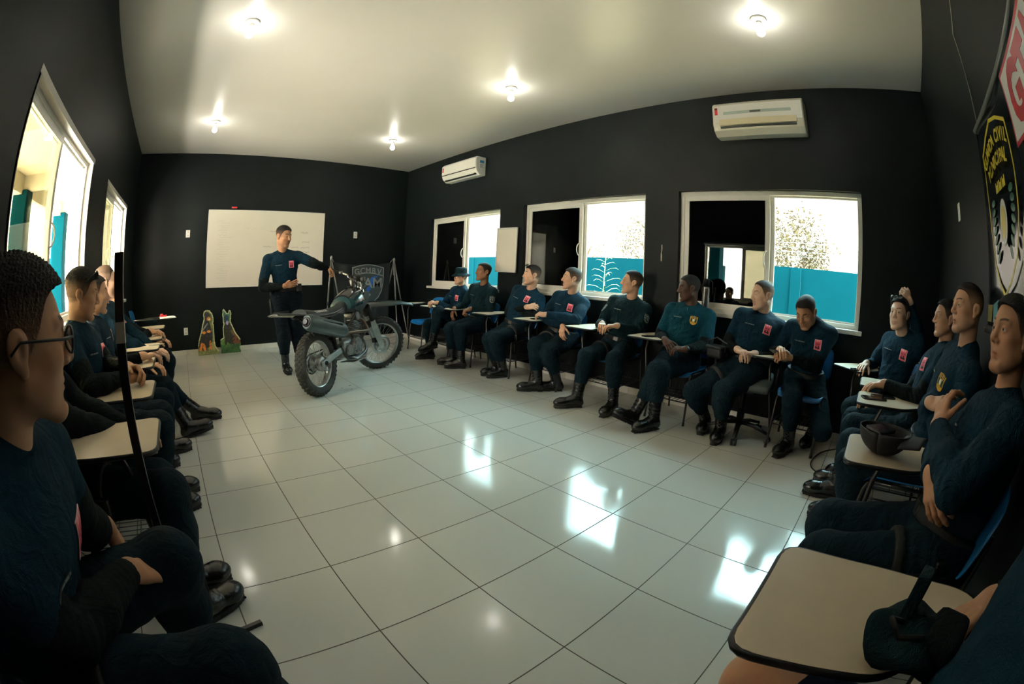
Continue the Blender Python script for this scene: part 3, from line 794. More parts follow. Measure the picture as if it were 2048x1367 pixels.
class Person: pass
def make_person(P, label, detail=1.):
    """P: dict of world positions and looks. Returns an object holding the mesh and useful points."""
    r = Person(); hh = P.get('res', .0075)*detail; bk = P.get('bulk', 1.)
    pel, S, Hc = A(P['pel']), A(P['neck'])+A(0,0,.022 if P['pel'][2] < .7 else .012), A(P['head'])
    org = A(pel[0], pel[1], 0.)
    u = nrm(S-pel); Bc = basis(P['cyaw']); rt = nrm(Bc[:,0]-u*(Bc[:,0]@u)); fw = np.cross(u, rt)
    Bp = basis(P.get('pyaw', P['cyaw'])); rp = Bp[:,0]; fp = Bp[:,1]
    L = np.linalg.norm(S-pel)
    Rm = np.stack([rt, fw, u]); sw = P.get('shw', .170)
    shr, shl = [S-.050*u+s*sw*rt+A(P.get('sh_off',(0,0,0))) for s in (1,-1)]
    raise_ = P.get('shrug', (0,0)); shr = shr+u*raise_[0]; shl = shl+u*raise_[1]
    hipr, hipl = pel+rp*.092-A(0,0,.01), pel-rp*.092-A(0,0,.01)
    # legs
    feet = P['feet']; kn = []; an = []; shin = []
    up_l, lo_l = P.get('leg', (.435,.415))
    for hip, ft, s in ((hipr, feet[0], 1), (hipl, feet[1], -1)):
        fy = ft.get('yaw', P['cyaw']); fpch = ft.get('pitch', 0); ank = A(ft['p'][0], ft['p'][1], 0)
        z0 = ft['p'][2] if len(ft['p']) > 2 else 0.
        Bf = basis(fy, fpch); top = ank+A(0,0,z0)+Bf@A(0,-.035,.085)
        if 'knee' in ft: k = A(ft['knee'])
        else: k = ik(hip, top, up_l, lo_l, A(ft.get('pole', (fp[0]*.6, fp[1]*.6, 1.))))
        kn.append(k); an.append(top); shin.append((nrm(k-top), ank, fy, fpch, z0))
    # arms
    wr, el = [], []
    ua, fa = P.get('arm', (.29,.255))
    for sh, hd, s in ((shr, P['hands'][0], 1), (shl, P['hands'][1], -1)):
        w = A(hd['p']); e = A(hd['elbow']) if 'elbow' in hd else ik(sh, w, ua, fa, A(hd.get('pole', (rt*s*.6-fw*.5-A(0,0,.7)))))
        wr.append(w); el.append(e)
    r.knees, r.ankles, r.wrists, r.elbows, r.sh = kn, an, wr, el, (shr, shl)
    # ---- skin body: head and neck
    Hb = basis(*P['hdir']); hs = P.get('hscale', 1.)
    toH = lambda x: ((A(x)-Hc)@Hb)/hs
    fromH = lambda x: (np.asarray(x)*hs)@Hb.T+Hc
    hres = P.get('hres', .0034)
    nb = toH(S-u*.05-fw*.005)
    hp = head_prims(P, nb)
    F = Field(hp, hres, pad=.012); hv, hq = F.mesh(); hcol = head_colors(hv, P)
    parts = [(fromH(hv), hq, hcol)]
    for s in (-1,1):
        ev, eq, ec = eye_mesh(s, P.get('gaze', 0)); parts.append((fromH(ev), eq[:,::-1], ec))
    # ---- hands
    sk = A(P['skin'])
    for i, (hd, s) in enumerate(((P['hands'][0],1),(P['hands'][1],-1))):
        y = nrm(hd['dir']); z = A(hd['back']); z = nrm(z-y*(z@y)); x = np.cross(y, z)
        Bh = np.stack([x,y,z],1); fore = (el[i]-wr[i])@Bh
        if s < 0: fore = fore*A(-1,1,1)
        v, q = hand_mesh(hd.get('curl', .35), hd.get('thumb', (.75,.35)), s, P.get('hand_res', .0034), fore, P.get('hsc', 1.0), hd.get('spread', 1.))
        col = np.tile(sk, (len(v),1)); tip = np.clip((v[:,1]-.12)/.05,0,1)[:,None]; col = col*(1-.25*tip)+.25*tip*sk*A(1.12,.82,.76)
        parts.append((v@Bh.T+wr[i], q, col))
    # ---- hidden trunk and limbs
    def torso(inf, b):
        w = lambda x, y, z: A(x+inf, y+inf, z+inf)
        bel = P.get('belly', 0.)
        pr = [ell(pel, w(.150*b,.118*b,.112), np.stack([rp,fp,A(0,0,1)]), k=.04), ell(pel+u*L*.34+fw*(.008+bel*.5), w(.138*b+bel*.5,.104*b+bel,.145), Rm, k=.06), ell(pel+u*L*.70+fw*.004, w(.158*b,.112*b,.165), Rm, k=.07)]
        for s in (-1,1): pr.append(ell(pel+u*L*.76+fw*.062+rt*s*.072, w(.070,.040+P.get('bust',0),.062), Rm, k=.05))
        pr += [cone(shr-rt*.03, shl+rt*.03, .052+inf, .052+inf, k=.07)]
        for sh in (shr, shl): pr += [cone(S+u*.030-fw*.014, sh-u*.0, .040+inf, .040+inf, k=.045), ell(sh-u*.004, w(.050*b,.053*b,.056), Rm, k=.03)]
        return pr
    def arm(i, inf, b, t0=0., t1=1., k=.03):
        sh, e, w = (shr,shl)[i], el[i], wr[i]; a0 = sh+(e-sh)*t0
        pr = [cone(a0, e, (.050-.008*t0)*b+inf, .042*b+inf, k=k), ell(sh+(e-sh)*max(.55,t0+.1), A(.053*b+inf,.053*b+inf,.10), (lambda y: np.stack([nrm(np.cross(y,A(.3,.2,.9))), np.cross(y, nrm(np.cross(y,A(.3,.2,.9)))), y]))(nrm(e-a0)), k=.03),
              cone(e, e+(w-e)*.35, .043*b+inf, .044*b+inf, k=.02), cone(e+(w-e)*.35, w, .044*b+inf, .029+inf, k=.02)]
        return pr
    def leg(i, inf, b):
        hip = (hipr,hipl)[i]
        return [cone(hip, kn[i], .088*b+inf, .058*b+inf, k=.04), cone(kn[i], kn[i]+(an[i]-kn[i])*.3, .057*b+inf, .058*b+inf, k=.03), cone(kn[i]+(an[i]-kn[i])*.3, an[i], .058*b+inf, .043+inf, k=.03)]
    tr = torso(-.012, bk)+arm(0,-.012,bk)+arm(1,-.012,bk)+leg(0,-.012,bk)+leg(1,-.012,bk)
    if P.get('bare_knee'): tr = torso(-.012,bk)+arm(0,-.012,bk)+arm(1,-.012,bk)+leg(0,.0,bk)+leg(1,.0,bk)
    F = Field(tr, .013 if not P.get('bare_knee') else .009); v, q = F.mesh(); parts.append((v, q, np.tile(sk,(len(v),1))))
    V_, Q_, C_ = [], [], []; n0 = 0
    for v, q, c in parts: V_.append(v); Q_.append(q+n0); C_.append(c); n0 += len(v)
    root = np_obj(P.get('name','person'), np.concatenate(V_), np.concatenate(Q_), M['skin'], None, np.concatenate(C_), org)
    tag(root, label, 'person', P.get('group')); r.root = root; r.org = org
    # ---- hair
    if P.get('style', 'fade') != 'none':
        v, q, c = hair_mesh(P, hres*.95); np_obj('hair', fromH(v), q, M['hair'], root, c, org)
    # ---- shirt
    top = CL[P.get('shirt','navy')]; slv = P.get('sleeve'); inf = P.get('sinf', .009)
    pr = torso(inf, bk); lim = P.get('tee', .72); ap = []
    for i in (0,1):
        if slv: 
            sh, e = (shr,shl)[i], el[i]; ap += [cone(sh, sh+(e-sh)*(lim+.08), .053*bk+inf, .052*bk+inf, k=.03)]
        else: ap += arm(i, inf, bk)
    wl = pel+u*.075
    F = Field(pr, hh, later=ap)
    F.cut(wl-u*.012, -u) if not P.get('untucked') else F.cut(pel-u*.02, -u)
    for i in (0,1):
        sh, e = (shr,shl)[i], el[i]
        G = Field([cone(sh, sh+(e-sh)*(lim+.08), .053*bk+inf, .052*bk+inf, k=.03)] if slv else arm(i, inf, bk), hh, lo=F.lo, hi=F.lo+F.h*(F.n-1.25))
        if slv: G.cut(sh+(e-sh)*lim, e-sh)
        else: G.ripple(e, nrm(wr[i]-sh), .0042, .034, .085, i); G.cut(wr[i]-nrm(wr[i]-e)*.012, wr[i]-e)
        t = np.clip(.5+.5*(F.f-G.f)/.03, 0, 1); F.f = F.f*(1-t)+G.f*t-.03*t*(1-t)
    F.ripple(wl+u*.05, u+.4*rt, .0050, .045, .15, 1.); F.ripple(pel+u*L*.75+rt*.15, rt+.6*u, .004, .04, .08, 2.); F.ripple(pel+u*L*.75-rt*.15, rt-.6*u, .004, .04, .08, .5)
    F.ripple(pel+u*L*.5+fw*.1, u+.9*rt, .0028, .06, .14, 3.)
    F.noise(.0028, 26, P.get('seed', 1))
    v, q = F.mesh(); so = np_obj('shirt', v, q, top, root, None, org); r.shirt = so
    bvh = BVHTree.FromPolygons([tuple(x) for x in v], [tuple(int(k) for k in x) for x in q])
    if slv:
        for i in (0,1):
            F = Field(arm(i, .004, bk, lim-.12), hh*.85, pad=.015); sh, e = (shr,shl)[i], el[i]
            F.cut(wr[i]-nrm(wr[i]-e)*.012, wr[i]-e)
            F.ripple(e, nrm(wr[i]-sh), .0036, .03, .07, i); F.ripple(wr[i]-(wr[i]-e)*.25, wr[i]-e, .0026, .022, .06, 1); F.noise(.0016, 40, 3+i)
            v2, q2 = F.mesh(); np_obj('sleeve', v2, q2, CL[slv], root, None, org)
    # collar
    nd = nrm(fromH(A(0,-.03,-.05))-(S-u*.03)); nc = S+u*.010-fw*.006; ch = P.get('collar', .012)
    F = Field([cone(nc-nd*.06, nc+nd*.06, .066*P.get('nk',1.)+.002, .060*P.get('nk',1.)+(.004 if ch > .02 else .001), k=.01)], .0045, pad=.01)
    F.cut(nc+nd*ch+0*fw, nd+(-.35*fw if ch > .02 else -.25*fw)); F.cut(nc-nd*.03, -nd)
    v, q = F.mesh(); np_obj('collar', v, q, CL[P.get('collar_c', P.get('shirt','navy'))], root, None, org)
    # ---- trousers
    ti = P.get('tinf', .013); pr = [ell(pel, A(.152*bk+ti,.118*bk+ti,.112+ti), np.stack([rp,fp,A(0,0,1)]), k=.04), ell(pel+u*.07, A(.142*bk+ti,.110*bk+ti+P.get('belly',0)*.5,.08), Rm, k=.05)]
    stops = []; lp = []
    for i in (0,1):
        hip = (hipr,hipl)[i]; sd = nrm(kn[i]-an[i]); st = an[i]+sd*.165
        if P.get('bare_knee'):
            lp += [cone(hip, hip+(kn[i]-hip)*.72, .096*bk+ti, .080*bk+ti, k=.05)]
        else:
            lp += [cone(hip, kn[i], .093*bk+ti, .063*bk+ti, k=.05), ell(kn[i], A(.072*bk,.072*bk,.072*bk)*1.0, k=.03), cone(kn[i], kn[i]+(st-kn[i])*.45, .062*bk+ti, .064*bk+ti, k=.03), cone(kn[i]+(st-kn[i])*.45, st, .064*bk+ti, .050+ti, k=.03)]
        stops.append((st, sd))
    F = Field(pr, hh*1.05, pad=.025, later=lp); F.cut(wl+u*.012, u)
    for p_ in lp: F.add(p_)
    for i in (0,1):
        hip = (hipr,hipl)[i]; st, sd = stops[i]
        if P.get('bare_knee'):
            F.cut(hip+(kn[i]-hip)*.72, kn[i]-hip); continue
        sl_ = F.sub(st-.14, st+.14)
        if sl_[0] is not None:
            d = -((sl_[1]-st)@sd)-.012; near = np.linalg.norm((sl_[1]-st)+(d+.012)[...,None]*sd, axis=-1) < .10
            F.f[sl_[0]] = np.where(near & (d > -.05), np.maximum(F.f[sl_[0]], d), F.f[sl_[0]])
        F.ripple(kn[i], nrm(an[i]-hip)+.5*rp, .0030, .046, .10, i*2.); F.ripple(st+sd*.05, sd+.4*rp, .0034, .034, .09, i+.5); F.ripple(hip+(kn[i]-hip)*.15+fp*.05, kn[i]-hip, .0050, .042, .10, i)
        F.ripple(hip+(kn[i]-hip)*.6, nrm(kn[i]-hip)+.5*rp, .0035, .055, .12, i)
    F.noise(.0032, 24, P.get('seed',1)+5)
    v, q = F.mesh(); to = np_obj('trousers' if not P.get('bare_knee') else 'shorts', v, q, CL[P.get('trouser','trouser')], root, None, org); r.trousers = to
    # ---- belt
    if not P.get('untucked'):
        F = Field(torso(.014, bk)[:3]+[ell(pel+u*.07, A(.142*bk+.019,.110*bk+.019+P.get('belly',0)*.5,.08), Rm, k=.05)], .0065, pad=.02); F.cut(wl+u*.022, u); F.cut(wl-u*.024, -u)
        v, q = F.mesh(); bo = np_obj('belt', v, q, M['belt'], root, None, org)
        bb = BVHTree.FromPolygons([tuple(x) for x in v], [tuple(int(k) for k in x) for x in q]); hit = bb.ray_cast(V(wl+fw*.5), V(-fw), 1.)
        if hit[0] is not None:
            c = A(hit[0])-org; mw = frame_mw(c, rt, u); MB().box((-.026,-.021,-.002),(.026,.021,.008), M['blackplastic'], .004, mw).build('buckle', None, bo)
        if P.get('gear'):
            for ang, (w, h_, d) in P['gear']:
                mb = MB()
                dv = nrm(rt*math.sin(math.radians(ang))+fw*math.cos(math.radians(ang))); hit = bb.ray_cast(V(wl+dv*.6), V(-dv), 1.)
                if hit[0] is None: continue
                mb.box((-w/2,-h_*.6,-.004),(w/2,h_*.4,d), M['blackplastic'], .006, frame_mw(A(hit[0])-org, np.cross(u,dv), u))
                mb.build('belt_pouch', None, bo)
    # ---- boots
    for i in (0,1):
        sd, ank, fy, fpch, z0 = shin[i]; make_boot(root, ank, fy, fpch, sd, org, z0, laces=P.get('laces', True), h=P.get('bres',.006))
    # ---- chest marks
    for pk in P.get('patches', [('pink',)]):
        kd = pk[0]
        if kd == 'pink': project_patch('chest_patch', bvh, pel+u*L*.74-rt*.085+u*pk[1] if len(pk) > 1 else pel+u*L*.74-rt*.085, -fw, u, .060, .082, 'rect', col_pink, so, org, label='pink rectangular patch')
        elif kd == 'yellow': project_patch('chest_patch', bvh, pel+u*L*.74-rt*.085, -fw, u, .066, .082, 'shield', col_yellow, so, org, label='yellow shield patch')
        elif kd == 'armL': 
            c = shl+(el[1]-shl)*.34; d = nrm(-rt*.8+fw*.6*pk[1]); project_patch('arm_patch', bvh, c, -d, shl-el[1], .068, .085, 'shield', col_grey, so, org, label='grey shield patch')
        elif kd == 'armR':
            c = shr+(el[0]-shr)*.34; d = nrm(rt*.8+fw*.6*pk[1]); project_patch('arm_patch', bvh, c, -d, shr-el[0], .068, .085, 'shield', col_grey, so, org, label='grey shield patch')
    if P.get('tape', True): project_patch('name_tape', bvh, pel+u*L*.745+rt*.075, -fw, u, .085, .0085, 'rect', col_tape, so, org, nu=60, nv=3)
    # ---- extras
    if P.get('holster') is not None:
        i = P['holster']; hip = (hipr,hipl)[i]; ax = nrm(kn[i]-hip); s = 1 if i == 0 else -1
        out = nrm(rp*s-ax*((rp*s)@ax)); mid = hip+(kn[i]-hip)*.42; mb = MB()
        F = Field([cone(hip, kn[i], .093*bk+ti+.012, .063*bk+ti+.012, k=.04)], .008); G = Field([cone(hip, kn[i], .093*bk+ti+.012, .063*bk+ti+.012, k=.04)], .008)
        F.cut(mid+ax*.03, ax); F.cut(mid-ax*.005, -ax); ho = np_obj('thigh_strap', *F.mesh(), M['belt'], root, None, org)
        mw = frame_mw(mid+out*(.080*bk+ti)-ax*.02-org, ax, np.cross(out,ax))
        mb.box((-.11,-.032,-.004),(.08,.030,.034), M['gun'], .010, mw); mb.box((-.15,-.030,.004),(-.09,.022,.030), M['gun'], .007, mw); mb.box((-.13,-.075,.007),(-.095,-.01,.028), M['gun'], .007, mw)
        mb.build('holster', None, ho)
    if P.get('watch') is not None:
        i = P['watch']; ax = nrm(wr[i]-el[i]); c = wr[i]-ax*.0; F = Field([cone(c-ax*.03, c+ax*.03, .033, .031, k=.01)], .0035); F.cut(c+ax*.010, ax); F.cut(c-ax*.010, -ax)
        np_obj('watch', *F.mesh(), M['blackplastic'], root, None, org)
    T = Matrix([[*(Hb[0]*hs), Hc[0]-org[0]],[*(Hb[1]*hs), Hc[1]-org[1]],[*(Hb[2]*hs), Hc[2]-org[2]],[0,0,0,1]])
    ac = P.get('acc')
    if ac == 'shades':     # sunglasses pushed up on the hair
        T2 = T @ Matrix.Translation((0,.046,.098)) @ Euler((.62,0,0)).to_matrix().to_4x4()
        mb = MB()
        for s in (-1,1):
            mb.sphere((s*.032,.040,.0), 1, M['phone'], 14, (.030,.006,.019), T2)
            mb.tube([T2 @ V((s*.062,.036,.006)), T2 @ V((s*.082,-.01,.0)), T2 @ V((s*.084,-.075,-.022))], .0026, M['blackplastic'], 6)
        mb.tube([T2 @ V((-.012,.043,.006)), T2 @ V((.012,.043,.006))], .003, M['blackplastic'], 6)
        mb.build('sunglasses', None, root)
    if ac == 'glasses':
        mb = MB()
        for s in (-1,1):
            pts = [T @ V((s*.034+.026*math.cos(a)*(1.0), .104-.004*abs(math.cos(a)), .006+.020*math.sin(a))) for a in np.linspace(0,2*PI,20)[:-1]]
            mb.tube(pts, .0026, M['blackplastic'], 6, closed=True)
            mb.tube([T @ V((s*.060,.100,.012)), T @ V((s*.081,.075,.012)), T @ V((s*.090,-.01,.016)), T @ V((s*.088,-.03,.000))], .0026, M['blackplastic'], 6)
        mb.tube([T @ V((-.009,.104,.010)), T @ V((0,.108,.012)), T @ V((.009,.104,.010))], .0024, M['blackplastic'], 6)
        go = mb.build('glasses', None, root)
        mb = MB()
        for s in (-1,1):
            mb.prism([(s*.034+.025*math.cos(a), .006+.019*math.sin(a)) for a in np.linspace(0,2*PI,20)[:-1]], .001, M['lens'], T @ Matrix(((1,0,0,0),(0,0,1,.1015),(0,1,0,0),(0,0,0,1))))
        mb.build('lens', None, go)
    if ac == 'hat':
        mb = MB(); T2 = T @ Matrix.Translation((0,-.010,.062)) @ Euler((-.06,0,0)).to_matrix().to_4x4()
        def fn(a, b):
            t = a*2*PI; rx, ry = .083, .104
            prof = [(1.50,-.045),(1.20,-.022),(1.03,-.008),(1.00,.0),(.98,.04),(.93,.062),(.80,.076),(.45,.082),(.02,.083)]
            x = b*(len(prof)-1); i = min(int(x), len(prof)-2); f = x-i; k = prof[i][0]*(1-f)+prof[i+1][0]*f; z = prof[i][1]*(1-f)+prof[i+1][1]*f
            if k > 1.02: z += .012*math.sin(t*2+.6)*(k-1)/.5+.01*math.cos(t*3)*(k-1)/.5
            return T2 @ V((k*rx*math.cos(t), k*ry*math.sin(t), z))
        mb.grid(fn, 49, 25, thick=.003); mb.build('bucket_hat', CL['uniform'], root)
    return r
# ------------------------------------------------------------------ tablet-arm school chairs
TAB = [(.085,.335),(.425,.335),(.432,.10),(.415,-.10),(.385,-.16),(.300,-.165),(.235,-.06),(.120,.06)]
def round_poly(poly, r, n=4):
    out = []; K = len(poly)
    for i in range(K):
        p0, p, p1 = V((*poly[i-1],0)), V((*poly[i],0)), V((*poly[(i+1) % K],0))
        a = (p0-p); b = (p1-p); rr = min(r, a.length*.45, b.length*.45); a.normalize(); b.normalize()
        for k in range(n+1):
            t = k/n; q = (p+a*rr)*(1-t)**2+p*2*t*(1-t)+(p+b*rr)*t*t; out.append((q.x, q.y))
    return out
M['darkboard'] = mat('dark brown laminate', (.03,.025,.02), .4)
def make_chair(top=True, topm='laminate'):
    e = empty('tablet_chair')
    # seat and back shells
    def seat(u, v):
        x = (u-.5)*.41; y = .205-v*.40; z = .452-.012*math.sin(PI*v)*(1-(2*u-1)**2)-(.035*(max(0,.12-v)/.12)**2)+.018*(2*u-1)**4+.02*max(0,v-.85)/.15
        w = 1-.10*(2*v-1)**6; return (x*w, y, z)
    MB().grid(seat, 17, 17, thick=.006).build('seat', M['blue'], e)
    def back(u, v):
        x = (u-.5)*.42*(1-.10*(2*v-1)**8); z = .565+v*.265-.028*(2*u-1)**4*v; y = -.195-.075*v+.03*(2*u-1)**2; return (x, y, z)
    bk = MB().grid(back, 17, 13, thick=-.006).build('backrest', M['blue'], e)
    mb = MB()
    for k in range(4):
        z = .655+.026*k; yb = -.195-.075*(z-.565)/.265; mb.box((-.05,yb-.010,z),(.05,yb+.004,z+.008), M['blackplastic'], .002)
    mb.build('vent_slot', None, bk)
    for s in (-1,1):
        mb = MB()
        mb.tube([(s*.205,.245,0),(s*.198,.222,.20),(s*.190,.200,.40),(s*.185,.185,.428),(s*.182,.150,.440)], .0105, n=8); mb.cyl((s*.205,.2455,0),(s*.2035,.240,.035), .0125, M['blackplastic'], 10)
        mb.build('leg', M['blackmetal'], e)
    for s in (-1,1):
        MB().tube([(s*.205,-.262,0),(s*.200,-.235,.20),(s*.195,-.212,.42),(s*.190,-.215,.56),(s*.175,-.240,.70)], .0105, n=8).build('leg', M['blackmetal'], e)
    mb = MB()
    for s in (-1,1): mb.tube([(s*.182,.15,.440),(s*.182,-.19,.440)], .0095, n=8)
    mb.tube([(-.182,.13,.440),(.182,.13,.440)], .009, n=8); mb.tube([(-.190,-.20,.43),(.190,-.20,.43)], .009, n=8)
    mb.build('seat_frame', M['blackmetal'], e)
    # wire book rack below the seat
    mb = MB(); z = .205
    mb.tube([(-.20,.225,z),(.20,.225,z)], .006, n=6); mb.tube([(-.20,-.235,z),(.20,-.235,z)], .006, n=6)
    for s in (-1,1): mb.tube([(s*.199,.225,z),(s*.200,-.235,z)], .005, n=6)
    for k in range(9):
        x = -.16+.04*k; mb.tube([(x,.225,z),(x,-.20,z-.004),(x,-.235,z+.05)], .0025, n=5)
    for k in range(3): mb.tube([(-.2,.1-.12*k,z-.002),(.2,.1-.12*k,z-.002)], .003, n=5)
    mb.build('book_rack', M['blackmetal'], e)
    if top:
        ol = round_poly(TAB, .045)
        t = MB().prism(ol, .014, None, Matrix.Translation((0,0,.722)), bev=.002).build('tablet', M[topm], e)
        ring = [(x,y,.728) for x,y in ol]
        MB().tube(ring, .0085, n=6, closed=True).build('edge_band', M['blackplastic'], t)
        mb = MB()
        mb.tube([(.203,.225,.16),(.250,.215,.40),(.285,.20,.62),(.285,.17,.70),(.285,.10,.7135)], .0105, n=8)
        mb.tube([(.190,-.215,.56),(.26,-.20,.66),(.33,-.14,.7135),(.33,.05,.7135)], .0095, n=8)
        mb.box((.24,-.06,.708),(.37,.16,.716), None, .002)
        mb.build('tablet_support', M['blackmetal'], e)
    return e
_ch = make_chair()
CHAIRS = [
 # x, y, rz(deg), label
 (3.77,3.98,90,'empty blue tablet chair nearest the hanging dark banner, beside the motorcycle front wheel'),
 (3.77,3.25,90,'blue tablet chair under the woman in the bucket hat'),
 (3.77,2.71,90,'blue tablet chair under the man with the grey arm patch by the far window'),
 (3.77,1.97,90,'blue tablet chair under the arms-crossed man with sunglasses on his head'),
 (3.77,1.22,90,'blue tablet chair under the seated man holding his elbow below the middle window'),
 (3.77,.45,90,'blue tablet chair under the uniformed man, water bottle on its book rack'),
 (3.77,-.31,90,'blue tablet chair under the man with the yellow badge and crossed boots'),
 (3.77,-1.51,90,'blue tablet chair under the man looking down at his phone'),
 (3.69,-2.28,48,'blue tablet chair in the corner under the man touching his hair'),
 (2.87,-2.35,0,'blue tablet chair under the man farthest from the camera along the banner wall'),
 (2.32,-2.35,0,'blue tablet chair holding two phones, under the man with a yellow chest patch'),
 (1.385,-2.35,0,'blue tablet chair holding the black cap, near the hanging banner'),
 (.44,-2.285,0,'tablet chair in the front right corner with a large cream top'),
 (-.53,-1.30,-65,'blue tablet chair under the man in black glasses'),
 (-.46,-.27,-90,'tablet chair just behind the black metal stand, cream top crossed by its post'),
 (-.51,.38,-90,'tablet chair whose cream top carries the clasped hands'),
 (-.55,1.07,-90,'tablet chair under the second man beyond the clasped hands, by the left wall'),
 (-.55,1.74,-90,'tablet chair under the fair balding man by the left wall'),
 (-.55,2.28,-90,'tablet chair under the dark-jacketed man by the left wall'),
 (-.57,3.10,-90,'empty blue tablet chair beyond the white plastic chair'),
 (-.55,4.22,-90,'tablet chair with a dark top and red eraser, far end of the left wall'),
]
for i, (x, y, rz, lb) in enumerate(CHAIRS):
    o = _ch if i == 0 else copy_tree(_ch)
    o.location = (x, y, 0); o.rotation_euler = (0,0,math.radians(rz)); tag(o, lb, 'chair', 'tablet chairs around the room')
    if i == 13:
        for ch in [c for c in bpy.data.objects if c.parent == o and c.name.startswith('tablet')]:
            for g in [c for c in bpy.data.objects if c.parent == ch]: bpy.data.objects.remove(g)
            bpy.data.objects.remove(ch)
    if i == len(CHAIRS)-1:
        for ch in bpy.data.objects:
            if ch.parent == o and ch.name.startswith('tablet') and 'support' not in ch.name:
                ch.data = ch.data.copy(); ch.data.materials.clear(); ch.data.materials.append(M['darkboard'])
# white monobloc chair
def white_chair():
    e = empty('plastic_chair', (-.60,2.72,0), math.radians(-90), 'white plastic armchair between the blue tablet chair and the dark-jacketed man', 'chair')
    MB().grid(lambda u,v: ((u-.5)*.43, .2-v*.4, .43-.012*math.sin(PI*v)), 9, 9, thick=.008).build('seat', M['whiteplastic'], e)
    mb = MB()
    mb.tube([(-.20,-.18,.43),(-.215,-.24,.66),(-.17,-.27,.80),(-.06,-.285,.86),(.06,-.285,.86),(.17,-.27,.80),(.215,-.24,.66),(.20,-.18,.43)], .022, n=10)
    for k in range(4): mb.box((-.13+.075*k,-.272,.44),(-.095+.075*k,-.262,.84), None, .004)
    mb.build('backrest', M['whiteplastic'], e)
    for s in (-1,1):
        MB().tube([(s*.215,-.24,.66),(s*.245,-.05,.655),(s*.24,.12,.64),(s*.235,.20,.60)], .02, n=8, flat=.7).build('armrest', M['whiteplastic'], e)
        MB().tube([(s*.235,.20,.60),(s*.23,.21,.43),(s*.245,.24,0)], .02, n=8).build('leg', M['whiteplastic'], e)
        MB().tube([(s*.20,-.18,.43),(s*.225,-.27,0)], .02, n=8).build('leg', M['whiteplastic'], e)
white_chair()
# office chair under the seventh man
def office_chair():
    e = empty('office_chair', (3.66,-1.0,0), math.radians(100), 'grey swivel office chair on castors under the fair man by the big window', 'chair')
    g = mat('grey green vinyl', (.10,.13,.125), .45)
    MB().grid(lambda u,v: ((u-.5)*.48*(1-.12*(2*v-1)**6), .22-v*.44, .485-.05*max(0,.2-v)/.2-.012*math.sin(PI*v)*math.sin(PI*u)), 15, 15, thick=.055).build('seat', g, e)
    MB().grid(lambda u,v: ((u-.5)*.42*(1-.15*(2*v-1)**6), -.22-.05*v+.03*(2*u-1)**2, .62+.30*v), 13, 11, thick=-.04).build('backrest', g, e)
    mb = MB(); mb.cyl((0,0,.12),(0,0,.42),.024,None,14); mb.cyl((0,0,.10),(0,0,.25),.034,None,14); mb.box((-.10,-.12,.40),(.10,.12,.425),None,.006); mb.tube([(0,-.10,.41),(0,-.27,.43),(0,-.30,.55),(0,-.285,.72)],.018,n=8,flat=.5); mb.build('gas_column', M['blackplastic'], e)
    for s in (-1,1):
        MB().tube([(s*.20,.0,.43),(s*.27,.0,.44),(s*.285,.0,.66),(s*.28,.10,.685),(s*.28,-.14,.685)], .016, n=8).build('armrest', M['blackplastic'], e)
    sb = MB()
    for k in range(5):
        a = 2*PI*k/5+.35; d = V((math.cos(a), math.sin(a), 0)); p = d*.29
        sb.tube([(0,0,.125), tuple(d*.15+V((0,0,.115))), tuple(p+V((0,0,.075)))], [.03,.024,.018], n=8, flat=.7)
    st = sb.build('star_base', M['blackplastic'], e)
    for k in range(5):
        a = 2*PI*k/5+.35; d = V((math.cos(a), math.sin(a), 0)); p = d*.29; t = V((-d.y,d.x,0)); mb = MB()
        for s in (-1,1): mb.cyl(tuple(p+t*s*.008+V((0,0,.028))), tuple(p+t*s*.026+V((0,0,.028))), .027, None, 16)
        mb.cyl(tuple(p+V((0,0,.04))), tuple(p+V((0,0,.09))), .007, None, 8); mb.build('castor', M['blackplastic'], e)
office_chair()

# ------------------------------------------------------------------ far wall: whiteboard, sockets, dog cut-outs, banner
def whiteboard(name, loc, rot, w, h, label, cat='whiteboard'):
    e = empty(name, loc, label=label, cat=cat, rot=rot)
    MB().box((-w/2,-.006,-h/2),(w/2,-.016,h/2)).build('board', M['board'], e)
    fr = MB(); t = .016
    fr.box((-w/2-.004,0,-h/2-.004),(w/2+.004,-.02,-h/2+t),None,.003); fr.box((-w/2-.004,0,h/2-t),(w/2+.004,-.02,h/2+.004),None,.003)
    for s in (-1,1): fr.box((s*w/2-(t if s > 0 else -.0)+ (0 if s>0 else -.004),0,-h/2),(s*w/2+(.004 if s > 0 else t),-.02,h/2),None,.003)
    fr.build('frame', M['alu'], e); return e
wb = whiteboard('whiteboard', (1.425,YF,1.645), (0,math.radians(.4),0), 2.07, 1.235, 'large whiteboard with faint marker writing on the dark far wall')
def scribble(x, z, w, hh, seed, r=.0022, nm='marker_writing', mt='ink'):
    R = random.Random(seed); n = max(6, int(w/.012)); pts = []
    for k in range(n+1): pts.append((x+w*k/n+R.uniform(-.004,.004), -.0175, z+R.uniform(-hh,hh)))
    MB().tube(pts, r, n=4).build(nm, M[mt], wb)
for i, (x,z,w) in enumerate([(.06,.28,.16),(.62,.27,.12),(-.05,.03,.14),(.45,.02,.12),(.62,.015,.15),(.66,-.06,.12),(.64,.11,.13)]): scribble(x, z, w, .012, i)
for i in range(26): scribble(-.86+(i % 2)*.05, .44-.038*i, .12+.08*((i*37) % 5)/4, .008, 50+i, .0013, 'wiped_writing', 'inkfaint')
for i in range(6): scribble(-.40+.13*i, .33-.01*i, .09, .02, 90+i, .0013, 'wiped_writing', 'inkfaint')
er = MB(); er.box((-.05,-.022,0),(.05,.018,.022),M['red'],.005); er.box((-.05,-.022,-.010),(.05,.018,.001),M['darkboard'],.002)
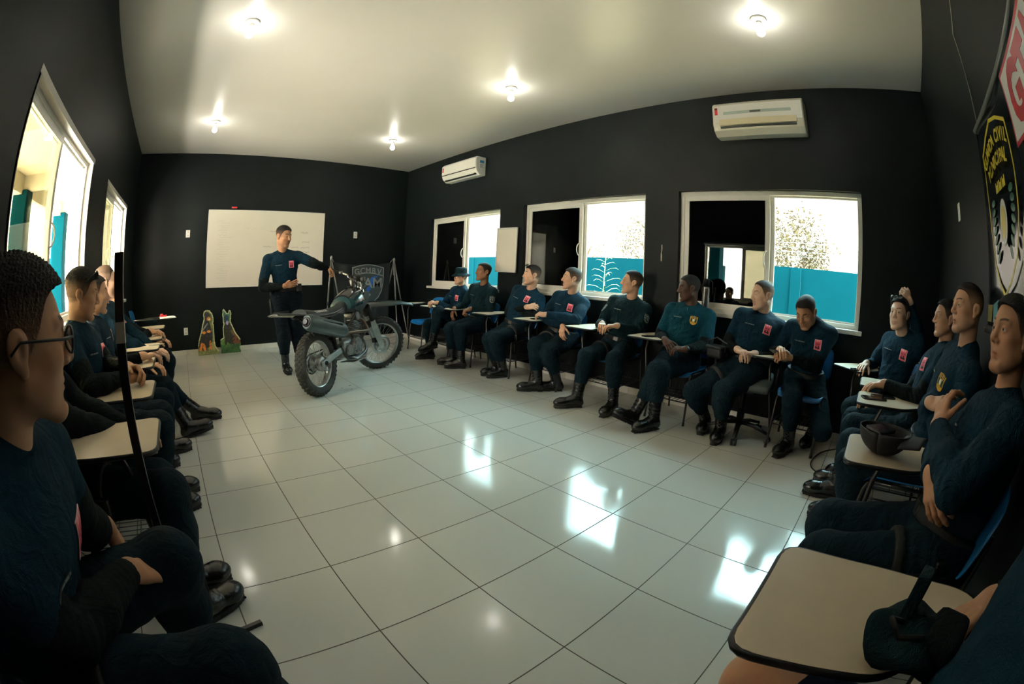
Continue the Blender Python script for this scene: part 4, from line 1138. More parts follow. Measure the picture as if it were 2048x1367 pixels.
tag(er.build('board_eraser', None, None, (.83,YF-.024,2.295)), 'red eraser lying on the top edge of the large whiteboard', 'eraser')
def socket(loc, rz, label, holes=True):
    e = empty('wall_socket', loc, math.radians(rz), label, 'socket')
    MB().box((-.036,-.009,-.058),(.036,0,.058),None,.004).build('cover_plate', M['whiteplastic'], e)
    for z in (-.026,.026):
        mb = MB(); mb.box((-.016,-.0115,z-.013),(.016,-.008,z+.013),M['ivory'],.003)
        for x in (-.007,0,.007): mb.cyl((x,-.0125,z),(x,-.010,z),.0022,M['blackplastic'],8)
        mb.build('outlet', None, e)
socket((.05,YF,1.895),0,'white double socket on the far wall, upper left of the whiteboard')
socket((3.078,YF,1.90),0,'white double socket high on the far wall, right of the whiteboard')
socket((.012,YF,.372),0,'white double socket low on the far wall beside the dog cut-outs')
sw = empty('light_switch', (3.088,YN,1.885), math.radians(180), 'slim white light switch on the dark wall beside the hanging banner', 'switch')
MB().box((-.036,-.009,-.058),(.036,0,.058),None,.004).build('cover_plate', M['whiteplastic'], sw); MB().box((-.012,-.014,-.022),(.012,-.008,.022),None,.003).build('rocker', M['whiteplastic'], sw)

# cardboard dogs: printed cut-outs standing against the wall
M['print'] = mat('printed cardboard', (.5,.5,.5), .45, attr='Col')
def dog(name, loc, rz, lean, outline, paint, label, h):
    n = 90; xs = [p[0] for p in outline]; ys = [p[1] for p in outline]; x0, x1, y0, y1 = min(xs), max(xs), min(ys), max(ys)
    def inside(x, y):
        c = False; j = len(outline)-1
        for i in range(len(outline)):
            xi, yi = outline[i]; xj, yj = outline[j]
            if (yi > y) != (yj > y) and x < (xj-xi)*(y-yi)/(yj-yi)+xi: c = not c
            j = i
        return c
    nx = int(n*(x1-x0)/(y1-y0))+1
    gx = np.linspace(x0,x1,nx); gy = np.linspace(y0,y1,n); ins = [[inside((gx[i]+gx[i+1])/2,(gy[j]+gy[j+1])/2) for j in range(n-1)] for i in range(nx-1)]
    vid = {}; vs = []; cs = []; qs = []
    def vert(i, j):
        if (i,j) not in vid:
            vid[i,j] = len(vs); vs.append((gx[i]*h, 0, gy[j]*h)); 
            edge = not all(ins[min(max(a,0),nx-2)][min(max(b,0),n-2)] for a in range(i-2,i+2) for b in range(j-2,j+2))
            cs.append(hexc(196,198,150) if edge and gy[j] > .06 else paint(gx[i], gy[j]))
        return vid[i,j]
    for i in range(nx-1):
        for j in range(n-1):
            if ins[i][j]: qs.append([vert(i,j),vert(i+1,j),vert(i+1,j+1),vert(i,j+1)])
    o = np_obj(name, np.array(vs), np.array(qs), M['print'], None, np.array(cs)); md = o.modifiers.new('s','SOLIDIFY'); md.thickness = .006; md.offset = -1
    o.location = loc; o.rotation_euler = (math.radians(lean),0,math.radians(rz)); tag(o, label, 'cut-out', 'cardboard dog cut-outs'); return o
def nz(x, y, k=1.): return math.sin(x*37*k+math.sin(y*29*k)*2)*math.sin(y*43*k+math.sin(x*31*k)*2)
def el(x, y, cx, cy, rx, ry, a=0.):
    a = math.radians(a); dx, dy = x-cx, y-cy; u = dx*math.cos(a)+dy*math.sin(a); v = -dx*math.sin(a)+dy*math.cos(a); return (u/rx)**2+(v/ry)**2 < 1
BLK, TAN, GRS = hexc(34,34,34), hexc(190,120,50), hexc(110,120,70)
def paint_rott(x, y):
    n = nz(x,y)
    if y < .10+.02*n: return hexc(135,140,95) if nz(x,y,2.3) > 0 else hexc(95,105,60)
    if el(x,y,.30,.80,.05,.045): return hexc(225,185,140) if el(x,y,.315,.79,.028,.02) else TAN
    if el(x,y,.262,.845,.012,.012) or el(x,y,.315,.855,.012,.012): return hexc(60,40,25)
    if el(x,y,.20,.62,.015,.12,-40): return hexc(120,130,130)
    if el(x,y,.17,.50,.05,.03) or el(x,y,.29,.52,.045,.03) or el(x,y,.31,.20,.028,.12) or el(x,y,.155,.17,.035,.10,15) or el(x,y,.07,.16,.03,.13,-15): return hexc(205,120,45) if n > -.5 else hexc(150,80,30)
    if el(x,y,.20,.52,.16,.36,8) or el(x,y,.25,.86,.09,.10) or el(x,y,.13,.28,.12,.22): return BLK if n < .55 else hexc(62,62,60)
    if el(x,y,.38,.16,.12,.12): return hexc(150,145,90)
    return hexc(120,120,70) if n > 0 else hexc(95,100,55)
def paint_mal(x, y):
    n = nz(x,y)
    if y < .20+.02*n: return hexc(45,85,50) if nz(x,y,2.1) > -.1 else hexc(80,120,60)
    if el(x,y,.20,.70,.03,.05): return hexc(175,140,200)
    if el(x,y,.18,.79,.07,.10): return hexc(24,50,66) if n < .3 else hexc(40,90,105)
    if el(x,y,.13,.93,.02,.07,10) or el(x,y,.25,.92,.02,.08,-8): return hexc(40,110,110)
    if el(x,y,.42,.30,.11,.14): return hexc(110,60,35) if n > -.4 else hexc(60,36,24)
    if el(x,y,.36,.45,.10,.05,-50): return hexc(95,85,50)
    if el(x,y,.27,.44,.17,.27,18) or el(x,y,.14,.30,.03,.22,-5): return hexc(38,38,30) if n < .5 else hexc(62,58,40)
    return hexc(75,110,55) if n > 0 else hexc(100,130,70)
DOG1 = [(.0,.0),(.52,.0),(.53,.06),(.47,.13),(.43,.20),(.415,.35),(.42,.55),(.41,.70),(.42,.82),(.39,.92),(.33,.99),(.25,1.0),(.19,.97),(.17,.90),(.18,.80),(.14,.68),(.10,.52),(.03,.34),(.0,.2)]
DOG2 = [(.0,.0),(.50,.0),(.51,.30),(.47,.36),(.40,.46),(.34,.60),(.30,.68),(.29,.75),(.305,.84),(.31,.93),(.295,.98),(.26,1.0),(.235,.93),(.20,.92),(.165,.98),(.12,1.03),(.09,1.0),(.085,.88),(.095,.76),(.10,.66),(.075,.58),(.085,.46),(.075,.36),(.0,.32)]
dog('cardboard_dog', (.205,5.255,0), 0, -10, DOG1, paint_rott, 'cut-out of a sitting black and tan dog, head turned right', .70)
dog('cardboard_dog', (.60,5.27,0), 0, -10, DOG2, paint_mal, 'cut-out of a sitting dark prick-eared dog, tongue out, on grass', .68)

# tripods and the hanging cloth
def tripod(loc, h, legs, label):
    e = empty('tripod', loc, label=label, cat='tripod', group='tripods holding the dark cloth')
    MB().lathe([(.0,h-.10),(.018,h-.10),(.02,h-.02),(.012,h),(0,h)],n=12).build('head', M['alugrey'], e)
    mb = MB(); mb.cyl((0,0,h-.30),(0,0,h-.08),.011,None,10); mb.build('centre_column', M['alugrey'], e)
    for x, y in legs:
        a, b = V((0,0,h-.05)), V((x,y,.012)); m_ = a.lerp(b,.5); mb = MB()
        mb.tube([tuple(a),tuple(m_)],.013,n=8); mb.tube([tuple(m_),tuple(b)],.0095,n=8); mb.cyl(tuple(m_-(b-a).normalized()*.03),tuple(m_+(b-a).normalized()*.03),.017,M['blackplastic'],8); mb.sphere((x,y,.012),.013,M['blackplastic'],8)
        mb.build('leg', M['alugrey'], e)
    return e
tripod((2.45,4.92,0), 1.50, [(-.20,-.26),(.26,-.16),(.02,.36)], 'grey tripod holding the left corner of the dark cloth, behind the standing man')
tripod((3.62,4.90,0), 1.48, [(-.05,-.30),(.30,-.06),(-.16,.30)], 'grey tripod holding the right corner of the dark cloth, by the room corner')
M['bannercloth'] = mat('black banner cloth', (.006,.010,.012), .7, bump=.2, bscale=9)
M['bannergrey'] = mat('grey print', (.21,.235,.23), .6); M['bannerdark'] = mat('slate print', (.030,.045,.050), .6); M['bannerblue'] = mat('blue print', (.008,.10,.42), .6)
def cloth_banner():
    x0, x1, z0, z1 = 2.50, 3.56, .28, 1.40; y = 4.93
    e = empty('cloth_banner', ((x0+x1)/2, y, 0), label='dark cloth with a grey GCMBV GAM shield, hung between two tripods', cat='banner')
    w = x1-x0; h = z1-z0
    def sag(u): return .05*math.sin(PI*u)
    def surf(u, v): return ((u-.5)*w*(1-.04*(1-v)), .02*math.sin(u*9+v*2)*(1-abs(2*u-1))+.012*math.sin(u*23), z0+v*h-(sag(u) if v > .5 else 0)*(v-.5)*2)
    MB().grid(surf, 50, 30, thick=.003).build('cloth', M['bannercloth'], e)
    for s in (-1,1): MB().tube([(s*(w/2),.0,z1), (s*(w/2+.045),-.01,z1+.06)], .003, n=5).build('tie', M['whiteplastic'], e)
    yb = -.036; cx, cz = .09, 1.085
    def outline(k):
        pts = []
        for a in np.linspace(0,1,13): pts.append((-.30+.60*a, .225+.055*math.sin(PI*a)))
        pts += [(.30,.10),(.295,-.04),(.27,-.17),(.21,-.28),(.11,-.37),(0,-.43),(-.11,-.37),(-.21,-.28),(-.27,-.17),(-.295,-.04),(-.30,.10)]
        return [(x*k, z*k) for x, z in pts]
    mw = Matrix(((1,0,0,cx),(0,0,-1,yb),(0,1,0,cz),(0,0,0,1)))
    mb = MB(); mb.prism(outline(1.), .003, M['bannergrey'], mw); 
    mw2 = mw @ Matrix.Translation((0,0,.0025)); mb.prism(outline(.945), .002, M['bannerdark'], mw2)
    mw3 = mw @ Matrix.Translation((0,0,.0045))
    band = [(-.29+.58*a, .075+.05*math.sin(PI*a)) for a in np.linspace(0,1,13)]
    for (a,b),(c,d) in zip(band[:-1],band[1:]): mb.prism([(a,b),(c,d),(c,d+.016),(a,b+.016)], .001, M['bannergrey'], mw3)
    bolt = [(.20,.095),(.06,.06),(.00,-.06),(.05,-.055),(-.05,-.15),(-.01,-.15),(-.13,-.33),(.07,-.13),(.03,-.135),(.12,-.03),(.07,-.035)]
    mb.prism(bolt, .0012, M['bannerblue'], mw3)
    for i, ch in enumerate('GCMBV'):
        a = (i-2)*.105; text_mesh(mb, ch, .135, mw3 @ Matrix.Translation((a, .170-.45*a*a, .001)) @ Matrix.Rotation(-a*.55,4,'Z'), M['bannergrey'], .0012, .002)
    text_mesh(mb, 'GAM', .235, mw3 @ Matrix.Translation((.005,-.045,.0012)), M['bannergrey'], .0012, .004, sx=1.05)
    for k in range(5): mb.sphere((0,0,0),1,M['bannergrey'],8,(.03,.022,.001),mw3 @ Matrix.Translation((-.04+.035*(k%3),-.20-.035*(k//2),.001)))
    mb.build('shield_print', None, e)
cloth_banner()

# second board hung between the far and middle windows
whiteboard('small_whiteboard', (XR-.03,2.497,1.565), (0,math.radians(1.2),math.radians(-90)), .40, .61, 'tall narrow whiteboard hung between the two farther windows')

# ------------------------------------------------------------------ air conditioners
def aircon(name, y0, y1, z0, z1, label, d=.19, old=False):
    e = empty(name, (XR,(y0+y1)/2,(z0+z1)/2), math.radians(-90), label, 'air conditioner')
    w = y1-y0; h = z1-z0
    prof = [(0,-h/2),(-d*.55,-h/2),(-d*.86,-h/2+.045),(-d,-h/2+.11),(-d,h/2-.03),(-d+.03,h/2),(0,h/2)]
    mw = Matrix(((0,0,1,-w/2),(1,0,0,0),(0,1,0,0),(0,0,0,1)))
    MB().prism(prof, w, None, mw, bev=.012).build('casing', M['whiteplastic'] if not old else M['ivory2'], e)
    mb = MB()
    mb.box((-w/2+.01,-d-.004,-h/2+.115),(w/2-.01,-d+.01,h/2-.03),None,.004); mb.build('front_panel', M['whiteplastic'], e)
    if not old:
        mb = MB(); mb.box((-w/2+.012,-d-.003,-h/2+.098),(w/2-.012,-d+.02,-h/2+.110)); mb.box((-w/2+.05,-d*.80,-h/2+.014),(w/2-.05,-d*.60,-h/2+.036)); mb.build('air_gap', M['blackplastic'], e)
        mb = MB(); mb.bar((-w/2+.06,-d*.86,-h/2+.035),(w/2-.06,-d*.86,-h/2+.035),.008,.05,None,.002,(0,1,.8)); mb.build('louvre', M['whiteplastic'], e)
        mb = MB(); mb.box((w/2,-.12,-.04),(w/2+.002,-.04,.09),M['paper']); mb.box((w/2,-.118,.045),(w/2+.003,-.042,.085),M['labelblue']); 
        for k in range(5): mb.box((w/2,-.115,-.03+.013*k),(w/2+.003,-.05-.008*(k%3),-.025+.013*k),M['ink'])
        mb.build('energy_label', None, e)
    else:
        mb = MB(); mb.box((-w/2+.12,-d-.008,h/2-.135),(w/2-.12,-d-.002,h/2-.105),None,.003); mb.box((-.07,-d-.010,h/2-.130),(.04,-d-.006,h/2-.112),M['darkboard']); mb.build('trim_strip', M['trimgreen'], e)
        mb = MB(); mb.box((-w/2+.07,-d-.006,-h/2+.085),(w/2-.07,-d+.01,-h/2+.150),None,.004); mb.build('louvre', M['cream'], e)
        mb = MB(); mb.box((-w/2+.08,-d*.95-.006,-h/2+.062),(w/2-.08,-d*.9,-h/2+.080)); mb.build('air_gap', M['blackplastic'], e)
    mb = MB(); mb.box((-w/2+.03,-d-.006,h/2-.13),(-w/2+.06,-d-.003,h/2-.055),M['red']); mb.box((-w/2+.033,-d-.007,h/2-.075),(-w/2+.057,-d-.004,h/2-.060),M['darkboard']); mb.build('sticker', None, e)
M['ivory2'] = mat('aged white plastic', (.60,.57,.46), .35); M['trimgreen'] = mat('grey green trim', (.33,.40,.36), .35); M['cream'] = mat('yellowed louvre', (.62,.55,.36), .45); M['labelblue'] = mat('blue label', (.02,.22,.5), .5)
aircon('air_conditioner', 3.07, 3.97, 2.71, 3.00, 'small white split air conditioner with an energy label, over the far window')
aircon('air_conditioner', -1.44, -.515, 2.69, 3.02, 'older cream air conditioner over the window nearest the near corner', .20, True)

# ------------------------------------------------------------------ near wall banner
M['vinyl'] = mat('glossy black vinyl', (.006,.010,.013), .16, spec=.6, bump=.25, bscale=5); M['yel'] = mat('yellow print', (.62,.48,.03), .35); M['grn'] = mat('green print', (.015,.12,.06), .35)
M['wht'] = mat('white print', (.62,.63,.6), .35); M['redp'] = mat('red print', (.42,.012,.02), .35); M['olive'] = mat('khaki print', (.30,.26,.10), .3); M['cyanp'] = mat('pale blue print', (.12,.36,.42), .3)
def wall_banner():
    # hangs on the near wall; local x runs to the viewer's right (-x world), z up
    x0, x1, z0, z1 = 2.19, .35, 1.215, 2.09
    e = empty('wall_banner', (x0, YN+.012, z0), math.radians(180), 'large glossy black banner with a yellow civil guard crest on the near wall', 'banner')
    W, Hh = x0-x1, z1-z0
    def surf(u, v): return (u*W, -.012-.010*math.sin(u*8+v*3)-.006*math.sin(u*21), v*Hh)
    MB().grid(surf, 40, 26, thick=-.003).build('cloth', M['vinyl'], e)
    mb = MB(); mb.cyl((-.02,-.015,-.012),(W+.02,-.015,-.012),.018,None,12); mb.cyl((-.02,-.015,Hh+.012),(W+.02,-.015,Hh+.012),.012,None,12); mb.build('roller_bar', M['alugrey'], e)
    mw = Matrix(((1,0,0,0),(0,0,-1,-.030),(0,1,0,0),(0,0,0,1)))
    mb = MB(); cx, cz, k = .34, .475, .58
    def shield(s):
        pts = [(-.42,.36),(-.20,.44),(0,.48),(.20,.44),(.42,.36),(.43,.1),(.40,-.12),(.30,-.33),(.15,-.45),(0,-.52),(-.15,-.45),(-.30,-.33),(-.40,-.12),(-.43,.1)]
        return [(cx+x*s*k, cz+z*s*k*1.2) for x, z in pts]
    a, b = shield(1.), shield(.955)
    for i in range(len(a)):
        j = (i+1) % len(a); mb.prism([a[i],a[j],b[j],b[i]], .002, M['yel'], mw)
    def arc_text(t, R, zc, size, spread):
        for i, ch in enumerate(t):
            if ch == ' ': continue
            th = (i-(len(t)-1)/2)*spread; text_mesh(mb, ch, size, mw @ Matrix.Translation((cx+R*math.sin(th), zc+R*math.cos(th)-R, .001)) @ Matrix.Rotation(-th,4,'Z'), M['yel'], .002, .0025)
    arc_text('GUARDA CIVIL', .46, cz+.245, .070, .083); arc_text('MUNICIPAL', .46, cz+.165, .070, .083)
    for dx in (-.058,0,.058):
        mb.prism([(cx+dx+x*.58,cz+.045+z*.6) for x, z in ((-.04,0),(.04,0),(.04,.07),(.02,.07),(.02,.05),(-.02,.05),(-.02,.07),(-.04,.07))], .002, M['yel'], mw)
    for s in (-1,1):
        for q in range(7):
            t = q/6; x = cx+s*(.06+.10*math.sin(.4+t*1.5)); z = cz-.20+.22*t
            mb.sphere((0,0,0),1,M['grn'],8,(.034,.016,.001),mw @ Matrix.Translation((x,z,.002)) @ Matrix.Rotation(s*(-.9+t*.9),4,'Z'))
    mb.prism([(cx+.055*math.cos(t),cz-.08+.09*math.sin(t)) for t in np.linspace(0,2*PI,24)[:-1]], .003, M['wht'], mw); mb.prism([(cx+.035*math.cos(t),cz-.08+.065*math.sin(t)) for t in np.linspace(0,2*PI,20)[:-1]], .004, M['yel'], mw)
    mb.build('crest_print', None, e)
    mb = MB(); mb.prism([(.68,.58),(1.48,.58),(1.48,.84),(.68,.84)], .002, M['redp'], mw); mb.prism([(.695,.595),(1.465,.595),(1.465,.825),(.695,.825)], .003, M['wht'], mw); text_mesh(mb,'GTAM',.25,mw @ Matrix.Translation((1.08,.705,.0035)),M['redp'],.002,.012,sx=.95); mb.build('red_lettering', None, e)
    mb = MB()
    for i in range(8):
        x = .60+.12*i; mb.prism([(x,.02),(x+.10,.02),(x+.13,.28+.06*math.sin(i*2)),(x+.06,.42+.08*math.sin(i*3)),(x-.01,.30)], .002, [M['olive'],M['cyanp'],M['grn'],M['olive']][i % 4], mw)
    for i in range(5): mb.prism([(.05+.10*i,.02),(.12+.10*i,.02),(.13+.10*i,.09+.02*(i%2)),(.04+.10*i,.09)], .002, M['cyanp'] if i % 2 else M['olive'], mw)
    mb.build('picture_print', None, e)
wall_banner()
# thin cord stretched from the banner corner up the wall
mb = MB(); mb.tube([(2.19,YN+.010,2.10),(2.12,YN+.006,2.60),(1.55,YN+.006,2.75)], .0022, n=5); tag(mb.build('hanging_cord', M['tape']), 'thin pale cord strung from the banner corner up the near wall', 'cord')

# ------------------------------------------------------------------ black metal stand in the left foreground
st = empty('metal_stand', (-.18,-.755,0), label='black flat-bar metal stand with a tape patch, in front of the seated men', cat='stand')
MB().box((-.014,-.007,.0),(.014,.007,1.295),None,.002).build('post', M['blackmetal'], st)
mb = MB(); mb.bar((.245,.055,.0095),(.0,0,.0095),.019,.019,None,.002); mb.bar((.0,0,.0095),(-.245,-.055,.0095),.019,.019,None,.002); mb.build('foot_bar', M['blackmetal'], st)
MB().bar((-.03,.30,.0095),(.0,.0,.0095),.019,.019,None,.002).build('foot_bar', M['blackmetal'], st)
MB().bar((-.02,.12,.012),(-.004,.012,.30),.012,.012,None,.002).build('brace', M['blackmetal'], st)
MB().box((-.0146,-.0080,1.06),(.0146,.0078,1.115)).build('tape_patch', M['tape'], st); MB().box((-.040,.125,.018),(-.0,.165,.0205)).build('tape_patch', M['tape'], st)

# ------------------------------------------------------------------ things on the tablets, the sills and the floor
def phone(loc, rz, label):
    e = empty('phone', loc, math.radians(rz), label, 'phone'); MB().prism(rrect(.074,.155,.010), .008, bev=.002).build('body', M['blackplastic'], e); MB().prism(rrect(.068,.149,.008), .0009, mw=Matrix.Translation((0,0,.0078))).build('screen', M['phone'], e); return e
TZ = .7365
phone((3.60,2.98,TZ),80,'phone on the tablet in front of the man with the grey arm patch')
phone((3.62,1.43,TZ),70,'phone on the tablet of the man holding his elbow')
phone((3.55,-.07,TZ),60,'phone on the tablet beside the man with the yellow badge')
phone((3.58,-1.985,TZ),30,'phone under the hand of the man in the corner')
phone((2.57,-2.11,TZ),20,'phone alone on the tablet of the man with the yellow patch'); phone((2.66,-2.17,TZ),24,'second flat phone lying next to the phone on the banner-wall tablet')
ph = phone((3.46,-1.29,.775),75,'phone held by the man looking down'); ph.rotation_euler = (.35,0,math.radians(75))
mb = MB(); mb.box((-.05,-.022,0),(.05,.022,.025),M['red'],.006); mb.box((-.045,-.018,.02),(.0,.018,.04),M['red'],.006); tag(mb.build('eraser', None, None, (-.30,4.02,TZ)), 'red eraser on the dark tablet at the far left', 'eraser')
mb = MB()
for k in range(5): mb.box((-.105,-.148,.0012*k),(.105,.148,.0012*k+.001),None,0,Matrix.Rotation(.05*k,4,'Z'))
tag(mb.build('paper_stack', M['paper'], None, (-.235,3.90,TZ)), 'white papers on the dark tablet at the far left', 'papers')
mb = MB(); mb.tube([(0,0,.005),(.13,.02,.005)],.004,n=8); tag(mb.build('pen', M['whiteplastic'], None, (-.30,1.49,TZ)), 'white pen on the third cream tablet along the left wall', 'pen')
# thermos on the sill
th = empty('thermos', (XR-.012,-.375,1.005), label='steel vacuum flask with a black lid on the big window sill', cat='flask')
MB().lathe([(0,0),(.040,0),(.041,.01),(.041,.20),(.036,.225),(0,.225)],n=24).build('body', M['steel'], th); MB().lathe([(0,.222),(.037,.222),(.038,.285),(.030,.30),(0,.30)],n=24).build('lid', M['blackplastic'], th); MB().tube([(.0,-.036,.29),(.0,-.062,.27),(.0,-.066,.16),(.0,-.040,.12)],.006,n=8).build('handle', M['blackplastic'], th)
M['pet'] = mat('clear bottle plastic', (.50,.62,.62), .12, trans=.65); M['capb'] = mat('blue bottle cap', (.01,.15,.4), .4)
def bottle(loc, label, s=1.):
    e = empty('water_bottle', loc, label=label, cat='bottle'); e.scale = (s,s,s)
    MB().lathe([(0,0),(.030,0),(.033,.008),(.031,.04),(.033,.05),(.031,.09),(.033,.10),(.033,.135),(.028,.165),(.014,.195),(.0125,.21),(0,.21)],n=20).build('body', M['pet'], e); MB().lathe([(0,.208),(.0145,.208),(.0145,.226),(0,.226)],n=16).build('cap', M['capb'], e)
    MB().lathe([(.0335,.055),(.0342,.056),(.0342,.094),(.0335,.095)],n=20).build('label_band', M['labelblue'] if s < .9 else M['paper'], e)
bottle((XR-.012,2.15,1.03), 'clear water bottle on the middle window sill, behind the arms-crossed man', .96)
bottle((3.90,.58,.212), 'small water bottle on the book rack under the uniformed man', .80)
# black camera pouch next to the seventh man
cp = empty('camera_bag', (3.50,-.76,.655), math.radians(70), 'black padded camera pouch on the thigh of the fair seated man', 'bag')
MB().box((-.085,-.055,0),(.085,.055,.095),None,.025,seg=3).build('body', M['blackplastic'], cp); MB().box((-.09,-.06,.07),(.09,.06,.105),None,.015).build('flap', M['belt'], cp); MB().tube([(-.085,0,.06),(-.10,0,.13),(0,.02,.17),(.10,0,.13),(.085,0,.06)],.007,n=6).build('strap', M['belt'], cp); MB().cyl((0,-.06,.04),(0,-.10,.04),.035,None,18).build('lens_pocket', M['blackplastic'], cp)
# cable on the floor
mb = MB(); P_ = [(3.95,-1.95,.006),(3.70,-1.78,.006),(3.40,-1.74,.006),(3.25,-1.82,.006),(3.28,-1.95,.006),(3.5,-2.02,.006),(3.8,-2.1,.006),(4.05,-2.2,.006)]
def cr(P, n=8):
    P = [V(p) for p in P]; out = []
    for i in range(len(P)-1):
        a, b, c, d = P[max(i-1,0)], P[i], P[i+1], P[min(i+2,len(P)-1)]
        for k in range(n):
            t = k/n; out.append(.5*((2*b)+(c-a)*t+(2*a-5*b+4*c-d)*t*t+(3*b-a-3*c+d)*t**3))
    out.append(P[-1]); return out
mb.tube(cr(P_), .005, n=6); tag(mb.build('floor_cable', M['rubber']), 'black cable looping on the floor in the near right corner', 'cable')
# cap with a phone in it
def cap():
    e = empty('cap', (1.63,-2.15,TZ), math.radians(160), 'black cap lying upturned on a tablet with a phone inside', 'cap')
    MB().grid(lambda u,v: (.088*math.cos(u*2*PI)*math.cos(v*1.45), .105*math.sin(u*2*PI)*math.cos(v*1.45), .085-.085*math.sin(v*1.45)), 33, 10, thick=.004).build('crown', M['belt'], e)
    MB().grid(lambda u,v: ((u-.5)*.19*(1-.25*v), .085+v*.085, .080-.020*(2*u-1)**2+.012*v), 15, 8, thick=.004).build('peak', M['belt'], e)
cap()
p_ = phone((1.625,-2.13,.815), 70, 'phone lying in the upturned cap'); p_.rotation_euler = (.12,-.1,1.1)
# strapped pouch held on the nearest tablet
pc = empty('strap_pouch', (.605,-2.245,TZ), math.radians(-20), 'dark green strapped pouch gripped on the large cream tablet', 'pouch')
def blob(u, v): 
    a = u*2*PI; k = math.sin(PI*min(max(v,.001),.999))**.55; return (.085*k*math.cos(a)*(1+.12*math.sin(3*a+5*v)), .10*k*math.sin(a)*(1+.1*math.sin(2*a+4*v)), .004+.085*v+.012*math.sin(4*a)*k)
MB().grid(blob, 33, 17).build('body', CL['uniform'], pc); MB().box((-.020,.02,.05),(.020,.045,.155),None,.004).build('webbing_strap', CL['uniform'], pc); MB().tube([(-.03,.03,.085),(-.065,.05,.105),(-.075,.02,.09),(-.05,-.02,.09)],.005,n=6).build('loop', M['rubber'], pc)
MB().box((-.05,-.10,.045),(.06,-.02,.092),None,.018).build('flap', CL['black'], pc)

# ------------------------------------------------------------------ outside
struct(MB().box((XR+WT,-12,-.5),(60,40,-.35)).build('ground_outside', M['soil']))
struct(MB().box((-60,-30,-.25),(XL-WT,45,-.12)).build('ground_porch', M['ground']))
mb = MB(); mb.box((9,-8,-.4),(9.15,22,1.775), M['teal'])
for k in range(9): mb.box((8.955,-7.2+3.35*k,-.4),(9.0,-6.98+3.35*k,1.775), M['teal'])
struct(mb.build('perimeter_wall', None))
rz_ = MB(); 
for k in range(60):
    y = -2+.30*k+RNG.uniform(-.1,.1); c = V((9.07,y,1.93+RNG.uniform(-.05,.12))); r = .13+RNG.uniform(-.04,.05)
    rz_.tube([tuple(c+V((.06*math.sin(3*t), r*math.cos(t), r*math.sin(t)))) for t in np.linspace(0,RNG.uniform(2,5),9)], .006, n=4)
tag(rz_.build('razor_wire', M['wire']), 'coils of razor wire along the top of the teal wall', 'wire', kind='stuff')
def tree(loc, h, w, seed, label, n=1500, trunk=.14):
    R = np.random.default_rng(seed); e = empty('tree', loc, label=label, cat='tree', group='trees outside the windows')
    mb = MB(); mb.tube([(0,0,-.4),(.05,.02,h*.35),(0,.1,h*.7)],[trunk,trunk*.8,trunk*.3],n=8)
    for k in range(9):
        a = k*2.4; z = h*(.32+.05*k); mb.tube([(0,0,z),(w*.25*math.cos(a),w*.25*math.sin(a),z+h*.12),(w*.42*math.cos(a),w*.42*math.sin(a),z+h*.22)],[trunk*.4,trunk*.25,.01],n=5)
    mb.build('trunk', M['bark'], e)
    cl = R.normal(size=(34,3)); cl /= np.linalg.norm(cl,axis=1)[:,None]; cl *= (R.uniform(.35,1,34)**.5)[:,None]; vs = []; qs = []
    for k in range(n):
        c = cl[R.integers(34)]*A(w*.5,w*.5,h*.32)+A(0,0,h*.68)+R.normal(size=3)*w*.075; d = R.normal(size=3); d /= np.linalg.norm(d); u_ = np.cross(d,R.normal(size=3)); u_ /= np.linalg.norm(u_); s = R.uniform(.028,.06)*w/3.2
        b = len(vs); vs += [c-d*s*1.6, c+u_*s*.6, c+d*s*1.6, c-u_*s*.6]; qs.append([b,b+1,b+2,b+3])
    np_obj('crown', np.array(vs), np.array(qs), M['grass'], e)
tree((19.5,2.4,0),4.9,4.6,1,'broad leafy tree seen through the nearest right window',7500)
tree((20,9.4,0),4.7,3.0,2,'leafy tree at the right edge of the middle window view',4000)
tree((20,13.4,0),3.9,2.2,3,'small palm-like tree at the left edge of the middle window view',1800)
tree((-15,14.5,0),5.2,4.2,4,'leafy street tree reflected in the dark window glass',1500)
tree((-17,1.8,0),4.2,3.4,5,'bushy street tree seen past the porch columns',1300)
mb = MB()
for k in range(4): mb.tube([(16,-12,2.75+.16*k),(16,4,2.55+.16*k),(16,24,2.75+.16*k)],.012,n=4)
tag(mb.build('utility_wires', M['wire']), 'four power lines crossing in front of the outside trees', 'wires')
# tall weed outside the middle window
wd = MB(); R_ = np.random.default_rng(3); wd.tube([(0,0,-.35),(.02,.02,.6),(0,.05,1.05),(.01,.03,1.62)],[.014,.012,.009,.003],n=6)
for k in range(30):
    z = .55+1.02*(k/30)**.9; a = k*2.4; L_ = .40*(1.05-.75*(k/30)); p0 = V((.01,.03,z)); d = V((math.cos(a),math.sin(a),.45))
    pts = [p0, p0+d*L_*.5, p0+d*L_*.85-V((0,0,L_*.12)), p0+d*L_*1.1-V((0,0,L_*.35))]; wd.tube([tuple(p) for p in pts],[.003,.007,.005,.001],n=5,flat=.3)
tag(wd.build('weed', M['weed'], None, (5.35,1.72,0)), 'tall spindly weed growing outside the middle window', 'plant')
